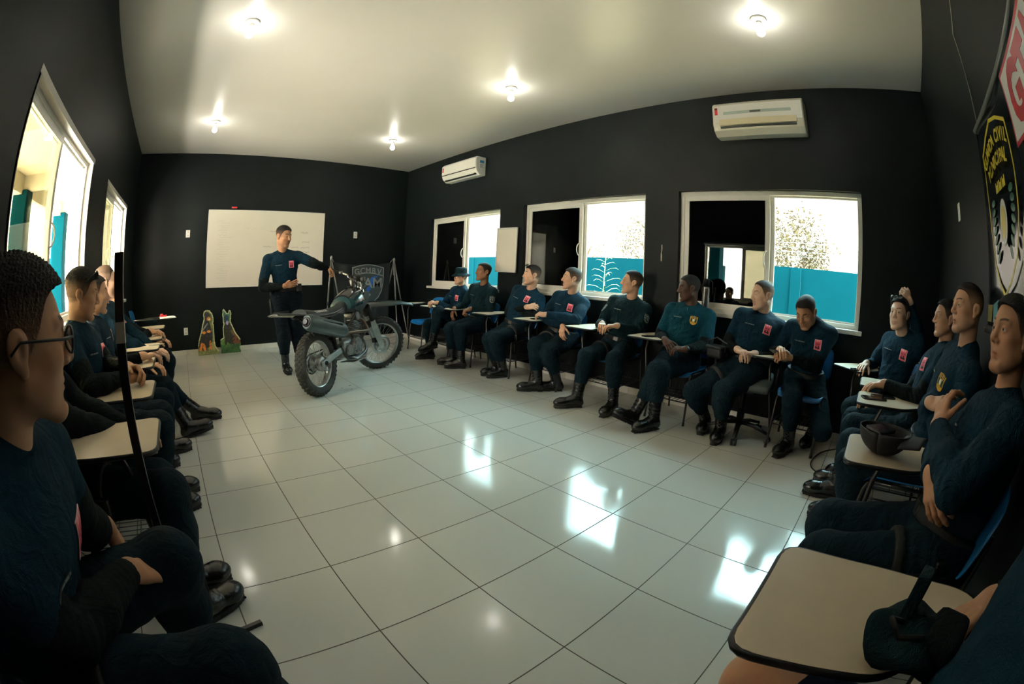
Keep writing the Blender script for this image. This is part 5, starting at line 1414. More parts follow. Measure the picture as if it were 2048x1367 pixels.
# scraps on the tiles and a scrape on the wall
for i, (x, y) in enumerate(((1.78,2.42),(1.66,2.36),(1.74,2.28))):
    mb = MB(); mb.grid(lambda u,v: ((u-.5)*.035*(1-.5*(2*v-1)**2), (v-.5)*.014, .002+.004*math.sin(u*3+i)), 6, 4, thick=.0015); o = mb.build('leaf_scrap', M['bark'], None, (x,y,0)); o.rotation_euler.z = i*.9
    tag(o, 'tiny dark scrap lying on the tiles right of the motorcycle rear wheel', 'scrap', 'scraps on the tiles')
mb = MB(); mb.prism([(x*.55,z*.55) for x, z in ((-.012,-.16),(.006,-.17),(.012,-.08),(.004,0),(.016,.07),(.008,.15),(-.008,.14),(-.004,.05),(-.016,-.04))], .0012, None, Matrix(((0,0,-1,0),(-1,0,0,0),(0,1,0,0),(0,0,0,1)))); tag(mb.build('paint_scrape', M['tape'], None, (XR-.0006,.16,1.545)), 'pale vertical paint scrape on the dark wall between the two nearest right windows', 'scrape')
# distant bird
bd = MB(); bd.sphere((0,0,0),1,None,10,(.09,.05,.05)); bd.grid(lambda u,v: (-.04+.10*v, .04+u*.34, .09*math.sin(u*2.4)-.02*v),9,4,thick=.006); bd.grid(lambda u,v: (-.04+.10*v, -.04-u*.34, .09*math.sin(u*2.4)-.02*v),9,4,thick=.006); bd.grid(lambda u,v: (-.16+.1*v, (u-.5)*.08*(1.4-v), 0),4,4,thick=.006)
tag(bd.build('bird', M['wire'], None, (20,-3.5,6.15)), 'small dark bird in the sky beyond the nearest right window', 'bird')
# porch on the left side
M['porch'] = mat('cream porch ceiling', (.70,.62,.48), .7); M['porchb'] = mat('beam paint', (.50,.45,.37), .7)
struct(MB().box((-3.2,-6,2.90),(XL-WT,9,3.0)).build('porch_ceiling', M['porch']))
mb = MB()
for y in (-3.2,-.4,2.3,5.0,7.7): mb.box((-3.2,y-.09,2.68),(XL-WT,y+.09,2.90))
mb.box((-3.25,-6,2.62),(-3.08,9,2.90)); struct(mb.build('porch_beam', M['porchb']))
for i, y in enumerate((-.30,2.35,5.0,7.7)):
    mb = MB(); mb.box((-3.28,y-.16,-.15),(-2.96,y+.16,2.68),None,.01); tag(mb.build('porch_column', M['teal']), ['teal square column outside, nearest the camera along the porch','second teal porch column from the camera','third teal porch column from the camera','farthest teal porch column'][i], 'column', 'porch columns')
bl = empty('teal_building', (-9.5,8.,0), label='teal building with a small white-framed window beyond the porch', cat='building')
MB().box((-3,-2.6,-.2),(3,9,2.35),None).build('wall', M['teal'], bl); MB().box((-3.1,-2.7,2.35),(3.1,9.1,2.55),None).build('roof_edge', M['alu'], bl)
f_ = MB(); f_.box((3.0,-1.2,1.15),(3.05,-.55,1.72),M['alu']); f_ = f_.build('window', None, bl); MB().box((3.05,-1.13,1.21),(3.055,-.62,1.66)).build('pane', M['phone'], f_)
pl_ = empty('utility_pole', (-16,3.9,0), label='wooden utility pole with crossarms across the street', cat='pole'); MB().cyl((0,0,-.2),(0,0,7.0),.12,None,10).build('post', M['bark'], pl_); MB().box((-.05,-.8,6.2),(.05,.8,6.32)).build('crossarm', M['bark'], pl_); MB().box((-.05,-.6,5.7),(.05,.6,5.8)).build('crossarm', M['bark'], pl_)
# ------------------------------------------------------------------ the trail motorcycle
M['tyre'] = mat('dusty tyre rubber', (.040,.037,.031), .8, var=.35, vscale=9, bump=.3, bscale=60)
M['rim'] = mat('aluminium rim', (.42,.42,.40), .32, metal=.85, var=.15); M['spoke'] = mat('spoke steel', (.35,.34,.31), .35, metal=1)
M['cast'] = mat('oily cast aluminium', (.30,.30,.285), .42, metal=.75, var=.4, vscale=18, bump=.15, bscale=80); M['swing'] = mat('silver painted swingarm', (.36,.39,.385), .42, metal=.35, var=.12)
M['bikeplastic'] = mat('worn dark green grey plastic', (.008,.022,.023), .28, var=.3, vscale=10); M['tankp'] = mat('teal tank paint', (.004,.042,.050), .2, coat=.6, var=.15); M['tankb'] = mat('black tank paint', (.008,.011,.011), .22, coat=.6)
M['seatv'] = mat('black seat vinyl', (.010,.020,.021), .42, bump=.15, bscale=150); M['muffler'] = mat('grey muffler paint', (.055,.085,.085), .45, var=.15); M['rust'] = mat('browned exhaust pipe', (.12,.075,.05), .5, metal=.6, var=.35, vscale=25)
M['dirt'] = mat('dirty cream plastic', (.42,.39,.32), .6, var=.35, vscale=14)
def wheel(parent, name, R, rr, tw, T, disc_r, disc_side, hub_r):
    """wheel about the local x axis, centre at origin, placed by T"""
    w = empty(name); w.parent = parent; w.matrix_local = T
    Rx = Matrix.Rotation(PI/2,4,'Y')
    h = tw/2; prof = [(rr-.006,-h*.62),(rr+.012,-h*.80),((R+rr)/2,-h*1.0),(R-.018,-h*.86),(R-.008,-h*.45),(R-.004,0),(R-.008,h*.45),(R-.018,h*.86),((R+rr)/2,h*1.0),(rr+.012,h*.80),(rr-.006,h*.62)]
    mb = MB(); mb.lathe(prof, None, 64, Rx, closed=True)
    n = 40
    for k in range(n):
        for j, (xx, wd) in enumerate(((-h*.40,.018),(h*.40,.018),(0,.016))):
            a = 2*PI*(k+(.5 if j == 2 else 0))/n; mw = Matrix.Rotation(a,4,'X') @ Matrix.Translation((xx,0,R-.008)); mb.box((-wd,-.011,-.006),(wd,.011,.008),None,.003,mw,1)
        for s in (-1,1):
            a = 2*PI*(k+.25)/n; mw = Matrix.Rotation(a,4,'X') @ Matrix.Translation((s*h*.86,0,R-.024)) @ Matrix.Rotation(s*.9,4,'Y'); mb.box((-.013,-.010,-.005),(.013,.010,.007),None,.002,mw,1)
    mb.build('tyre', M['tyre'], w)
    MB().lathe([(rr+.004,-h*.64),(rr+.008,-h*.52),(rr-.012,-h*.40),(rr-.016,0),(rr-.012,h*.40),(rr+.008,h*.52),(rr+.004,h*.64),(rr-.006,h*.60),(rr-.022,h*.30),(rr-.026,0),(rr-.022,-h*.30),(rr-.006,-h*.60)], None, 64, Rx, closed=True).build('rim', M['rim'], w)
    MB().lathe([(0,-.058),(hub_r*.55,-.058),(hub_r*.6,-.05),(hub_r,-.042),(hub_r,-.034),(hub_r*.62,-.028),(hub_r*.62,.028),(hub_r,.034),(hub_r,.042),(hub_r*.6,.05),(hub_r*.5,.06),(0,.06)], None, 24, Rx).build('hub', M['cast'], w)
    mb = MB()
    for k in range(36):
        a = 2*PI*k/36; s = -1 if k % 2 else 1; b = a+(.55 if (k//2) % 2 else -.55); p = (s*.038, hub_r*.95*math.cos(b), hub_r*.95*math.sin(b)); q = (s*.006,(rr-.016)*math.cos(a),(rr-.016)*math.sin(a)); mb.tube([p,q],.0019,n=5)
    mb.build('spokes', M['spoke'], w)
    if disc_r:
        mb = MB(); x = disc_side*.068; mb.lathe([(disc_r*.62,x-.002),(disc_r,x-.002),(disc_r,x+.002),(disc_r*.62,x+.002)], None, 40, Rx, closed=True)
        for k in range(5):
            a = 2*PI*k/5; mb.bar((x,.03*math.cos(a),.03*math.sin(a)),(x,disc_r*.66*math.cos(a+.3),disc_r*.66*math.sin(a+.3)),.016,.004)
        mb.build('brake_disc', M['steel'], w)
    return w
def motorcycle():
    B = empty('motorcycle', (1.35,2.185,0), rot=(0,0,0), label='worn dark teal trail motorcycle with spoked wheels standing on the tiled floor', cat='motorcycle')
    B.matrix_world = Matrix.Translation((1.365,2.195,0)) @ Matrix.Rotation(math.radians(38.3-90),4,'Z') @ Matrix.Rotation(math.radians(-7),4,'Y')
    RA = V((0,0,.325)); wheel(B, 'rear_wheel', .325, .238, .118, Matrix.Translation(RA), .0, 1, .075)
    P = lambda n, m, mb: mb.build(n, m, B)
    # steering group
    hp = V((0,.985,.985)); ax = V((0,-.438,.899)).normalized(); S = Matrix.Translation(hp) @ Matrix.Rotation(math.radians(-44),4,ax) @ Matrix.Translation(-hp)
    FA = V((0,1.385,.345))
    fw_ = wheel(B, 'front_wheel', .345, .275, .086, S @ Matrix.Translation(FA), .125, 1, .045)
    fx = .098; d = -ax
    for s in (-1,1):
        top = hp+V((s*fx,.055,.02))-d*.16; axl = FA+V((s*fx,0,0)); e0 = axl-d*.02
        L = (axl-top).length; dd = (axl-top).normalized()
        fk = MB().tube([S @ (top), S @ (top+dd*L*.40)], .0205, n=14).build('fork_leg', M['chrome'], B)
        mb = MB(); K = 18
        mb.tube([S @ (top+dd*(L*.36+L*.23*k/K)) for k in range(K+1)], [.034 if k % 2 else .0285 for k in range(K+1)], n=16); mb.build('gaiter', M['rubber'], fk)
        mb = MB(); mb.tube([S @ (top+dd*L*.575), S @ (top+dd*L*.60), S @ (top+dd*L*.93), S @ (axl+dd*.03)], [.030,.0315,.0295,.022], n=16); mb.cyl(S @ (axl-V((s*.03,0,0))), S @ (axl+V((s*.024,0,0))), .017, None, 12); mb.build('slider', M['swing'], fk)
        q0, q1 = top+dd*L*.58, top+dd*L*1.0; nrm_ = V((0,dd.z,-dd.y)); g = MB(); g.prism([(0,-.030),(.10,-.042),((q1-q0).length-.02,-.036),((q1-q0).length+.02,-.010),((q1-q0).length,.030),(.08,.040),(0,.030)],.005,None,S @ frame_mw(q0+V((s*.036,0,0))+nrm_*.012,dd,nrm_),bev=.002); g.build('fork_guard', M['dirt2'], fk)
    MB().tube([S @ (FA-V((.12,0,0))), S @ (FA+V((.12,0,0)))], .009, n=10).build('axle', M['steel'], B)
    mb = MB()
    for k in (.155,-.02):
        c = hp+ax*k+V((0,.045,0)); mb.bar(S @ (c-V((.135,0,0))), S @ (c+V((.135,0,0))), .034, .055, None, .008, ax)
    mb.tube([hp-ax*.06, hp+ax*.18], .028, n=14); P('triple_clamp', M['cast'], mb)
    mb = MB(); c = S @ (FA+V((.075,-.10,.07))); mb.box((-.02,-.05,-.03),(.03,.05,.03),None,.008,Matrix.Translation(c)); P('brake_caliper', M['blackplastic'], mb)
    # handlebar
    hb = hp+ax*.150+V((0,.02,0)); bar = [(-.38,-.150,.06),(-.26,-.105,.06),(-.17,-.03,.05),(-.09,.0,.0),(.09,.0,.0),(.17,-.03,.05),(.26,-.105,.06),(.38,-.150,.06)]
    H = lambda p: S @ (hb+V(p)); bo = MB().tube([H(p) for p in bar], .0115, n=10).build('handlebar', M['chrome'], B)
    MB().tube([H((-.155,-.02,.04)), H((.155,-.02,.04))], .008, n=8).build('crossbar', M['chrome'], bo)
    for s in (-1,1):
        MB().tube([H((s*.265,-.108,.06)), H((s*.28,-.114,.06)), H((s*.385,-.152,.06)), H((s*.392,-.154,.06))], [.020,.0165,.0165,.019], n=12).build('grip', M['rubber'], bo)
        mb = MB(); mb.tube([H((s*.23,-.065,.055)), H((s*.31,-.075,.05)), H((s*.39,-.11,.042))], .006, n=8); mb.box((-.02,-.02,-.015),(.02,.02,.02),None,.005,Matrix.Translation(H((s*.235,-.09,.06)))); mb.build('lever', M['blackmetal'], bo)
    mb = MB(); mb.cyl(H((.0,.05,.0)), H((.0,.035,.085)), .045, None, 20); mb.cyl(H((-.10,.05,.0)), H((-.10,.035,.06)), .03, None, 16); mb.box((.05,.02,-.01),(.13,.08,.05),M['blackplastic'],.01,Matrix.Translation(H((0,0,0)))); P('instrument', M['blackplastic'], mb)
    for k in range(4):
        mb = MB(); a = H((.24-.11*k,-.08,.05)); b = hp+V((.03-.02*k,.09,-.02)); mb.tube(cr([a, a+V((-.02,.16,.02)), b+V((.02,.10,.10)), b, b+V((0,-.1,-.20))],6), .0042, n=6); P('cable', M['rubber'], mb)
    # front fender (high)
    def ff(u, v):
        y = 1.00+.80*v; x = (u-.5)*(.17+.05*math.sin(PI*min(1,v*1.3))-.11*max(0,v-.55)/.45); z = .830+.070*math.sin(PI*(.10+.62*v))-.045*(2*u-1)**2*(1-.3*v)-.09*max(0,v-.75)
        return S @ V((x,y,z))
    P('front_fender', M['bikeplastic'], MB().grid(ff, 13, 25, thick=.004))
    # frame
    mb = MB(); r = .0165
    mb.tube(cr([(0,.955,1.03),(0,.80,.965),(0,.50,.84),(0,.36,.74),(0,.345,.45)],5), .021, n=10)
    mb.tube(cr([(0,.985,.94),(0,1.02,.70),(0,1.0,.46)],5), .019, n=10)
    for s in (-1,1):
        mb.tube(cr([(0,1.0,.48),(s*.09,.94,.33),(s*.11,.70,.27),(s*.11,.45,.30),(s*.105,.345,.44)],5), r, n=8); mb.tube([(s*.10,.36,.50),(s*.115,.37,.72),(s*.08,.47,.83)], r, n=8)
        mb.tube(cr([(s*.09,.50,.835),(s*.115,.20,.795),(s*.105,-.16,.80)],4), .0125, n=8); mb.tube([(s*.105,.37,.56),(s*.115,.10,.70),(s*.105,-.06,.785)], .0115, n=8)
        mb.tube([(s*.02,.96,1.0),(s*.14,.80,.86),(s*.135,.62,.70),(s*.12,.47,.62)], .012, n=8)
    P('frame', M['blackmetal'], mb)
    # swingarm
    mb = MB()
    for s in (-1,1):
        mb.bar((s*.105,-.045,.322),(s*.095,.36,.405),.030,.062,None,.008,(0,0,1)); mb.cyl((s*.085,0,.325),(s*.135,0,.325),.022,M['blackmetal'],14); mb.cyl((s*.122,.02,.328),(s*.128,.02,.328),.012,M['blackmetal'],10)
    mb.bar((-.1,.28,.39),(.1,.28,.39),.05,.05,None,.008); P('swingarm', M['swing'], mb)
    # brake drum and stay, sprocket and chain on the far side
    mb = MB(); mb.lathe([(0,.05),(.072,.05),(.080,.060),(.078,.075),(.03,.082),(0,.082)],None,28,Matrix.Translation(RA) @ Matrix.Rotation(PI/2,4,'Y')); mb.tube([(.075,.03,.395),(.080,.10,.36),(.10,.34,.385)],.008,n=8); mb.tube([(.088,-.01,.255),(.094,.09,.245)],.008,n=6); P('brake_drum', M['cast'], mb)
    mb = MB(); mb.lathe([(.05,-.070),(.098,-.070),(.098,-.064),(.05,-.064)],None,44,Matrix.Translation(RA) @ Matrix.Rotation(PI/2,4,'Y'),closed=True); P('sprocket', M['steel'], mb)
    mb = MB(); ch = [(-.067,.0+.1*math.cos(a),.325+.1*math.sin(a)) for a in np.linspace(PI/2,3*PI/2,10)]+[(-.067,.42+.035*math.cos(a),.41+.035*math.sin(a)) for a in np.linspace(-PI/2,PI/2,8)]; mb.tube(ch,.0075,n=6,closed=True); P('chain', M['blackmetal'], mb)
    # shock absorber
    mb = MB(); a, b = V((0,.30,.47)), V((0,.36,.76)); mb.cyl(a,b,.024,M['blackmetal'],12); sp = []
    for k in range(90):
        t = k/89; c = a.lerp(b,.08+.72*t); an_ = t*2*PI*7; sp.append(c+V((.042*math.cos(an_),.042*math.sin(an_),0)))
    mb.tube(sp,.0065,n=6); P('shock_absorber', M['redp2'], mb)
    # engine
    e = empty('engine'); e.parent = B
    mb = MB(); mb.box((-.115,.42,.29),(.10,.80,.50),None,.045,seg=3); mb.cyl((.08,.66,.40),(.150,.66,.40),.098,None,32); mb.cyl((.150,.66,.40),(.160,.66,.40),.082,None,32); mb.cyl((.08,.505,.375),(.135,.505,.375),.060,None,24); mb.cyl((-.155,.64,.395),(-.10,.64,.395),.085,None,28)
    for k in range(9): a = 2*PI*k/9; mb.cyl((.145,.66+.088*math.cos(a),.40+.088*math.sin(a)),(.158,.66+.088*math.cos(a),.40+.088*math.sin(a)),.008,M['steel'],8)
    mb.build('crankcase', M['cast'], e)
    Tc = Matrix.Translation((0,.745,.49)) @ Matrix.Rotation(math.radians(-14),4,'X'); mb = MB(); mb.box((-.06,-.065,0),(.06,.065,.20),None,.01,Tc)
    for k in range(9): mb.box((-.092,-.095,.02+.019*k),(.092,.095,.027+.019*k),None,.003,Tc,1)
    mb.build('cylinder', M['cast'], e)
    mb = MB(); mb.box((-.085,-.085,.205),(.085,.085,.285),None,.025,Tc); mb.cyl(Tc @ V((.06,0,.245)), Tc @ V((.105,0,.245)), .045, None, 20); mb.cyl(Tc @ V((-.105,-.03,.225)), Tc @ V((-.06,-.03,.225)), .04, None, 18); mb.build('cylinder_head', M['cast'], e)
    mb = MB(); mb.cyl((0,.665,.70),(0,.56,.70),.032,None,16); mb.box((-.04,.51,.64),(.05,.60,.75),None,.012); mb.cyl((0,.52,.70),(0,.40,.71),.038,None,16); mb.build('carburettor', M['cast'], e)
    mb = MB(); mb.tube(cr([(.14,.70,.44),(.15,.80,.50),(.13,.86,.56)],5),.012,n=8); mb.tube(cr([(.12,.60,.50),(.14,.50,.56),(.09,.42,.62)],5),.010,n=8); mb.build('hose', M['rubber'], e)
    # exhaust
    mb = MB(); mb.tube(cr([tuple(Tc @ V((.04,.09,.235))),(.075,.96,.655),(.150,.92,.55),(.170,.80,.545),(.165,.62,.56),(.155,.44,.57),(.150,.34,.60)],7),.0195,n=12); P('exhaust_pipe', M['rust'], mb)
    a, b = V((.165,.38,.595)), V((.185,-.34,.765)); dd = (b-a)
    mb = MB(); mb.tube([a-dd*.06, a, a+dd*.06, a+dd*.12, a+dd*.93, a+dd*.985, b],[.022,.032,.062,.068,.068,.058,.050], n=28, flat=1.18); mf = P('muffler', M['muffler'], mb)
    mb = MB(); mb.cyl(b-dd*.02, b+dd*.035, .024, None, 16); mb.lathe([(.026,0),(.046,0),(.046,.006),(.026,.006)],None,24,frame_mw(b+dd*.002,V((1,0,0)),dd.cross(V((1,0,0)))) ,closed=True); mb.build('tail_pipe', M['blackmetal'], mf)
    mb = MB(); s_ = V((.072,0,.02)); mb.prism([(0,-.03),(.38,-.022),(.40,.02),(.02,.035)],.006,None,frame_mw(a+dd*.18+V((.062,0,.020)),dd,V((0,0,1))),bev=.002)
    mb.build('heat_shield', M['bikeplastic'], mf)
    mb = MB(); mb.prism([(.20,.55),(.42,.60),(.45,.78),(.34,.80),(.14,.74)],.012,None,Matrix(((0,0,1,.118),(1,0,0,0),(0,1,0,0),(0,0,0,1))),bev=.004); mb.prism([(.20,.55),(.42,.60),(.45,.78),(.34,.80),(.14,.74)],.012,None,Matrix(((0,0,1,-.130),(1,0,0,0),(0,1,0,0),(0,0,0,1))),bev=.004); P('side_panel', M['bikeplastic'], mb)
    mb = MB(); mb.box((-.10,.30,.60),(.10,.46,.80),None,.02); P('airbox', M['blackplastic'], mb)
    # tank, seat, rear fender
    def tank(u, v):
        y = .60+.40*v; t = u*PI*1.18-PI*.09; w = (.105+.065*math.sin(PI*(.18+.62*v)))*(1-.35*max(0,v-.75)/.25); h0 = .845+.06*v; hh = .165*math.sin(PI*(.20+.55*v))**.8+.01
        return (w*math.cos(t)*(1+.0*v), y+.03*math.sin(t), h0+hh*math.sin(t) if math.sin(t) > 0 else h0+.10*math.sin(t))
    mb = MB(); mb.grid(tank, 33, 19)
    for v in (0,1):
        ring = [tank(i/32,v) for i in range(33)]; vs_ = [mb.bm.verts.new(p) for p in ring]; mb.bm.faces.new(vs_)
    tk = P('fuel_tank', M['tankp'], mb)
    mb = MB(); mb.grid(lambda u,v: V(tank(.28+.44*u,.02+.96*v))+V((0,0,.003)), 15, 15, thick=.002); mb.build('tank_top', M['tankb'], tk)
    mb = MB(); c = V(tank(.5,.62)); mb.cyl(c, c+V((0,0,.018)), .036, None, 24); mb.build('fuel_cap', M['blackplastic'], tk)
    for s in (-1,1):   # tank shrouds
        MB().prism([(.66,.80),(.80,.76),(1.00,.87),(1.05,.98),(.98,1.00),(.80,.90),(.68,.87)],.008,None,Matrix(((0,0,s,s*.148),(1,0,0,0),(0,1,0,0),(0,0,0,1))),bev=.003).build('tank_shroud', M['bikeplastic'], tk)
    def seat(u, v):
        y = -.20+.90*v; t = u*PI; w = .118-.045*max(0,v-.6)/.4-.02*max(0,.15-v)/.15; top = .885-.035*math.sin(PI*min(1,v*1.1))+.045*max(0,v-.8)/.2
        return (w*math.cos(t), y, top-.085+.085*math.sin(t)**.55)
    mb = MB(); mb.grid(seat, 25, 31); 
    for v in (0,1): mb.bm.faces.new([mb.bm.verts.new(seat(i/24,v)) for i in range(25)])
    so = P('seat', M['seatv'], mb)
    mb = MB(); text_mesh(mb,'YAMAHA',.052,frame_mw((.1035,.05,.8385),V((0,1,0)),V((-.8,0,.6))),M['wht'],.001,.001); mb.build('seat_lettering', None, so)
    def rf(u, v):
        y = .28-.88*v; x = (u-.5)*(.22-.09*v**2); z = .790+.085*v**1.2+.012*math.sin(PI*v)-.035*(2*u-1)**2*(1-.5*v); return (x,y,z)
    P('rear_fender', M['bikeplastic'], MB().grid(rf, 13, 21, thick=.004))
    mb = MB(); mb.grid(lambda u,v: V(rf(.06+.88*u,.42+.57*v))-V((0,0,.008)), 9, 11, thick=.004); P('fender_underside', M['dirt'], mb)
    mb = MB(); mb.grid(lambda u,v: ((u-.5)*.17, .27+.05*v, .72-.36*v), 7, 9, thick=.005); P('mud_flap', M['rubber'], mb)
    for s in (-1,1):
        mb = MB(); mb.bar((s*.11,.50,.315),(s*.215,.50,.325),.045,.018,None,.004); mb.bar((s*.10,.50,.34),(s*.14,.50,.31),.03,.02); P('footpeg', M['blackmetal'], mb)
    mb = MB(); mb.tube([(.135,.50,.31),(.155,.60,.27),(.155,.70,.28)],.008,n=8); mb.box((.14,.69,.27),(.185,.73,.285),None,.003); P('brake_pedal', M['steel'], mb)
    mb = MB(); mb.tube([(-.11,.42,.29),(-.21,.35,.030)],.011,n=8); mb.box((-.24,.325,.024),(-.19,.385,.034),None,.003); P('side_stand', M['blackmetal'], mb)
    mb = MB(); mb.box((-.11,.62,.225),(.11,.90,.232),None,.003); mb.grid(lambda u,v: ((u-.5)*.2, .88+.10*v, .23+.13*v*v),7,7,thick=.004); P('skid_plate', M['cast'], mb)
M['dirt2'] = mat('dusty grey white plastic', (.36,.39,.36), .5, var=.2, vscale=12)
M['redp2'] = mat('black shock spring', (.02,.02,.02), .4)
motorcycle()
# ------------------------------------------------------------------ the people in the room
SK = dict(brown=(.27,.130,.068), fair=(.64,.375,.245), dark=(.082,.038,.024), med=(.52,.275,.155), pale=(.68,.435,.31), olive=(.57,.325,.20), amber=(.47,.245,.135))
def ft(toe, yaw, pitch=0, z=0., **k):
    y = math.radians(yaw); return dict(p=(toe[0]-.205*math.cos(y), toe[1]-.205*math.sin(y), z), yaw=yaw, pitch=pitch, **k)
def hd(p, d, back=(0,0,1), curl=.45, **k): return dict(p=p, dir=d, back=back, curl=curl, **k)
def lap(x, y, yaw, z=.66):  # two relaxed clasped hands: right then left
    f = A(math.cos(math.radians(yaw)), math.sin(math.radians(yaw)), 0); r = A(f[1], -f[0], 0); c = A(x,y,z)
    return [hd(tuple(c+r*.06-f*.045), tuple(-r*.75+f*.6), (0,0,1), .55), hd(tuple(c-r*.075-f*.03+A(0,0,.03)), tuple(r*.85+f*.45-A(0,0,.05)), (0,0,1), .75)]
def crossed(S, yaw, dz=-.17, fwd=.20):
    f = A(math.cos(math.radians(yaw)), math.sin(math.radians(yaw)), 0); r = A(f[1], -f[0], 0); S = A(S)
    return [hd(tuple(S+f*fwd-r*.11+A(0,0,dz+.01)), tuple(-r*.9-f*.35+A(0,0,.15)), tuple(f*.8+A(0,0,.5)), .55, elbow=tuple(S+r*.235+f*.10+A(0,0,dz-.085))),
            hd(tuple(S+f*(fwd-.035)+r*.115+A(0,0,dz-.055)), tuple(r*.9-f*.45+A(0,0,.12)), tuple(f*.8+A(0,0,.4)), .6, elbow=tuple(S-r*.235+f*.10+A(0,0,dz-.10)))]
PEOPLE = []
def add(label, **P): P['label'] = label; P.setdefault('seed', len(PEOPLE)+1); PEOPLE.append(P)

# window wall, from the far end
add('woman in a dark bucket hat seated with crossed legs, by the far window', pel=(3.79,3.21,.545), neck=(3.82,3.15,.975), head=(3.775,3.12,1.175), hdir=(182,2,0), cyaw=183, pyaw=180,
    skin=SK['fair'], hair=(.02,.012,.008), style='long', thick=.010, stubble=0, shirt='navy', acc='hat', bulk=.86, shw=.148, bust=.018, nk=.82, hscale=.95, face=.95, nose=.85, collar=.02,
    hands=[hd((3.50,3.42,.80),(-.7,-.5,.05),(.1,.3,.9),.8), hd((3.50,3.27,.80),(-.8,.45,.05),(0,-.3,.9),.7)], feet=[ft((3.17,3.363),160), dict(p=(3.34,3.16,.16),yaw=165,pitch=-18,knee=(3.385,3.06,.705))])
add('man with a grey arm patch sitting upright beside the woman in the hat', pel=(3.80,2.70,.55), neck=(3.83,2.65,1.03), head=(3.78,2.61,1.245), hdir=(168,6,0), cyaw=185, skin=SK['brown'], hair=(.008,.006,.005), moustache=.8, stubble=.1, fade=.75,
    shirt='uniform', collar=.03, bulk=1.05, shw=.18, patches=[('armL',1.)], hands=[hd((3.50,2.86,.745),(-.55,-.15,-.8),(-.7,.2,.6),.5), hd((3.50,2.50,.77),(-.8,.35,-.3),(0,0,1),1.0)], feet=[ft((3.242,2.898),140), ft((3.19,2.653),150)])
add('man with crossed arms and sunglasses pushed up on his short hair', pel=(3.80,1.96,.55), neck=(3.90,1.84,1.01), head=(3.86,1.775,1.225), hdir=(150,4,0), cyaw=190, skin=SK['fair'], stubble=.3, bulk=1.12, belly=.02, acc='shades', shirt='navy', sleeve='black', tee=.85, patches=[('pink',.035)],
    hands=crossed((3.90,1.84,1.01),188,-.17), feet=[ft((3.329,2.066),158), ft((3.314,1.936),166)], holster=1)
add('seated man with moustache gripping his elbow, middle window behind him', pel=(3.79,1.20,.55), neck=(3.855,1.13,.995), head=(3.80,1.10,1.205), hdir=(140,5,0), cyaw=188, skin=SK['fair'], hair=(.03,.02,.014), moustache=.7, stubble=.2, bulk=1.1, belly=.015, shirt='navy', sleeve=None, collar=.02,
    hands=[hd((3.60,1.03,.71),(-.55,-.3,-.75),(-.8,.1,.55),.5,elbow=(3.66,1.36,.76)), hd((3.50,1.19,.815),(-.35,.9,0),(-.5,0,.85),.6,elbow=(3.66,.90,.78))], feet=[ft((3.217,1.318),140), ft((3.40,1.20),140)], holster=0)
add('uniformed man with grey shield arm patches, hands clasped, looking toward the motorcycle', pel=(3.79,.43,.55), neck=(3.895,.37,1.0), head=(3.85,.35,1.205), hdir=(130,8,0), cyaw=192, skin=SK['olive'], moustache=.55, stubble=.15, shirt='uniform', collar=.03, bulk=1.02, shw=.18, patches=[('armL',1.),('armR',1.)],
    hands=[hd((3.52,.46,.80),(-.75,-.5,-.1),(0,0,1),.6), hd((3.50,.27,.80),(-.6,.75,-.05),(0,0,1),.5)], feet=[ft((3.064,.646),147), ft((3.15,.14),188)], holster=0)
add('dark-skinned man in a teal T-shirt with a yellow shield patch, boots crossed', pel=(3.74,-.30,.55), neck=(3.86,-.33,.995), head=(3.80,-.32,1.195), hdir=(128,-4,0), cyaw=188, skin=SK['dark'], hair=(.006,.005,.005), stubble=.15, style='fade', thick=.008, bulk=1.14, shw=.185, shirt='teal', sleeve='black', tee=.80, patches=[('yellow',)], watch=1,
    hands=[hd((3.52,-.24,.735),(-.45,-.7,-.35),(-.5,.2,.8),.55), hd((3.50,-.47,.685),(-.45,.85,0),(-.3,0,.9),.55)], feet=[dict(p=(3.22,-.34,0),yaw=160), dict(p=(3.13,-.16,.035),yaw=160,pitch=26)])
add('fair man with receding hair sitting on the swivel office chair, hands folded', pel=(3.64,-1.0,.585), neck=(3.775,-1.06,1.0), head=(3.72,-1.06,1.195), hdir=(136,-3,0), cyaw=190, skin=SK['pale'], hair=(.05,.03,.02), recede=.012, moustache=.5, stubble=.15, side=.5, thick=.006, bulk=1.12, shw=.18, shirt='navy', sleeve='black', tee=.72, patches=[('pink',)],
    hands=[hd((3.47,-.95,.755),(-.5,-.8,-.1),(-.2,0,.9),.6), hd((3.49,-1.10,.74),(-.55,.7,.05),(0,0,1),.7)], feet=[dict(p=(3.585,-.70,0),yaw=192), dict(p=(3.44,-.90,0),yaw=188)], holster=0)
add('man bent over the phone in his hands, below the right end of the big window', pel=(3.79,-1.50,.55), neck=(3.73,-1.52,.985), head=(3.615,-1.475,1.105), hdir=(165,-33,0), cyaw=180, skin=SK['amber'], hair=(.012,.009,.007), stubble=.2, fadez=.06, side=.25, shirt='navy', sleeve='black', tee=.70, patches=[('pink',)],
    hands=[hd((3.52,-1.30,.80),(-.75,-.2,.1),(.1,.3,.9),.55), hd((3.47,-1.40,.755),(-.5,.7,.1),(-.3,-.6,.55),.8)], feet=[ft((3.31,-1.435),165), ft((3.70,-1.60),168,-14,.02)])
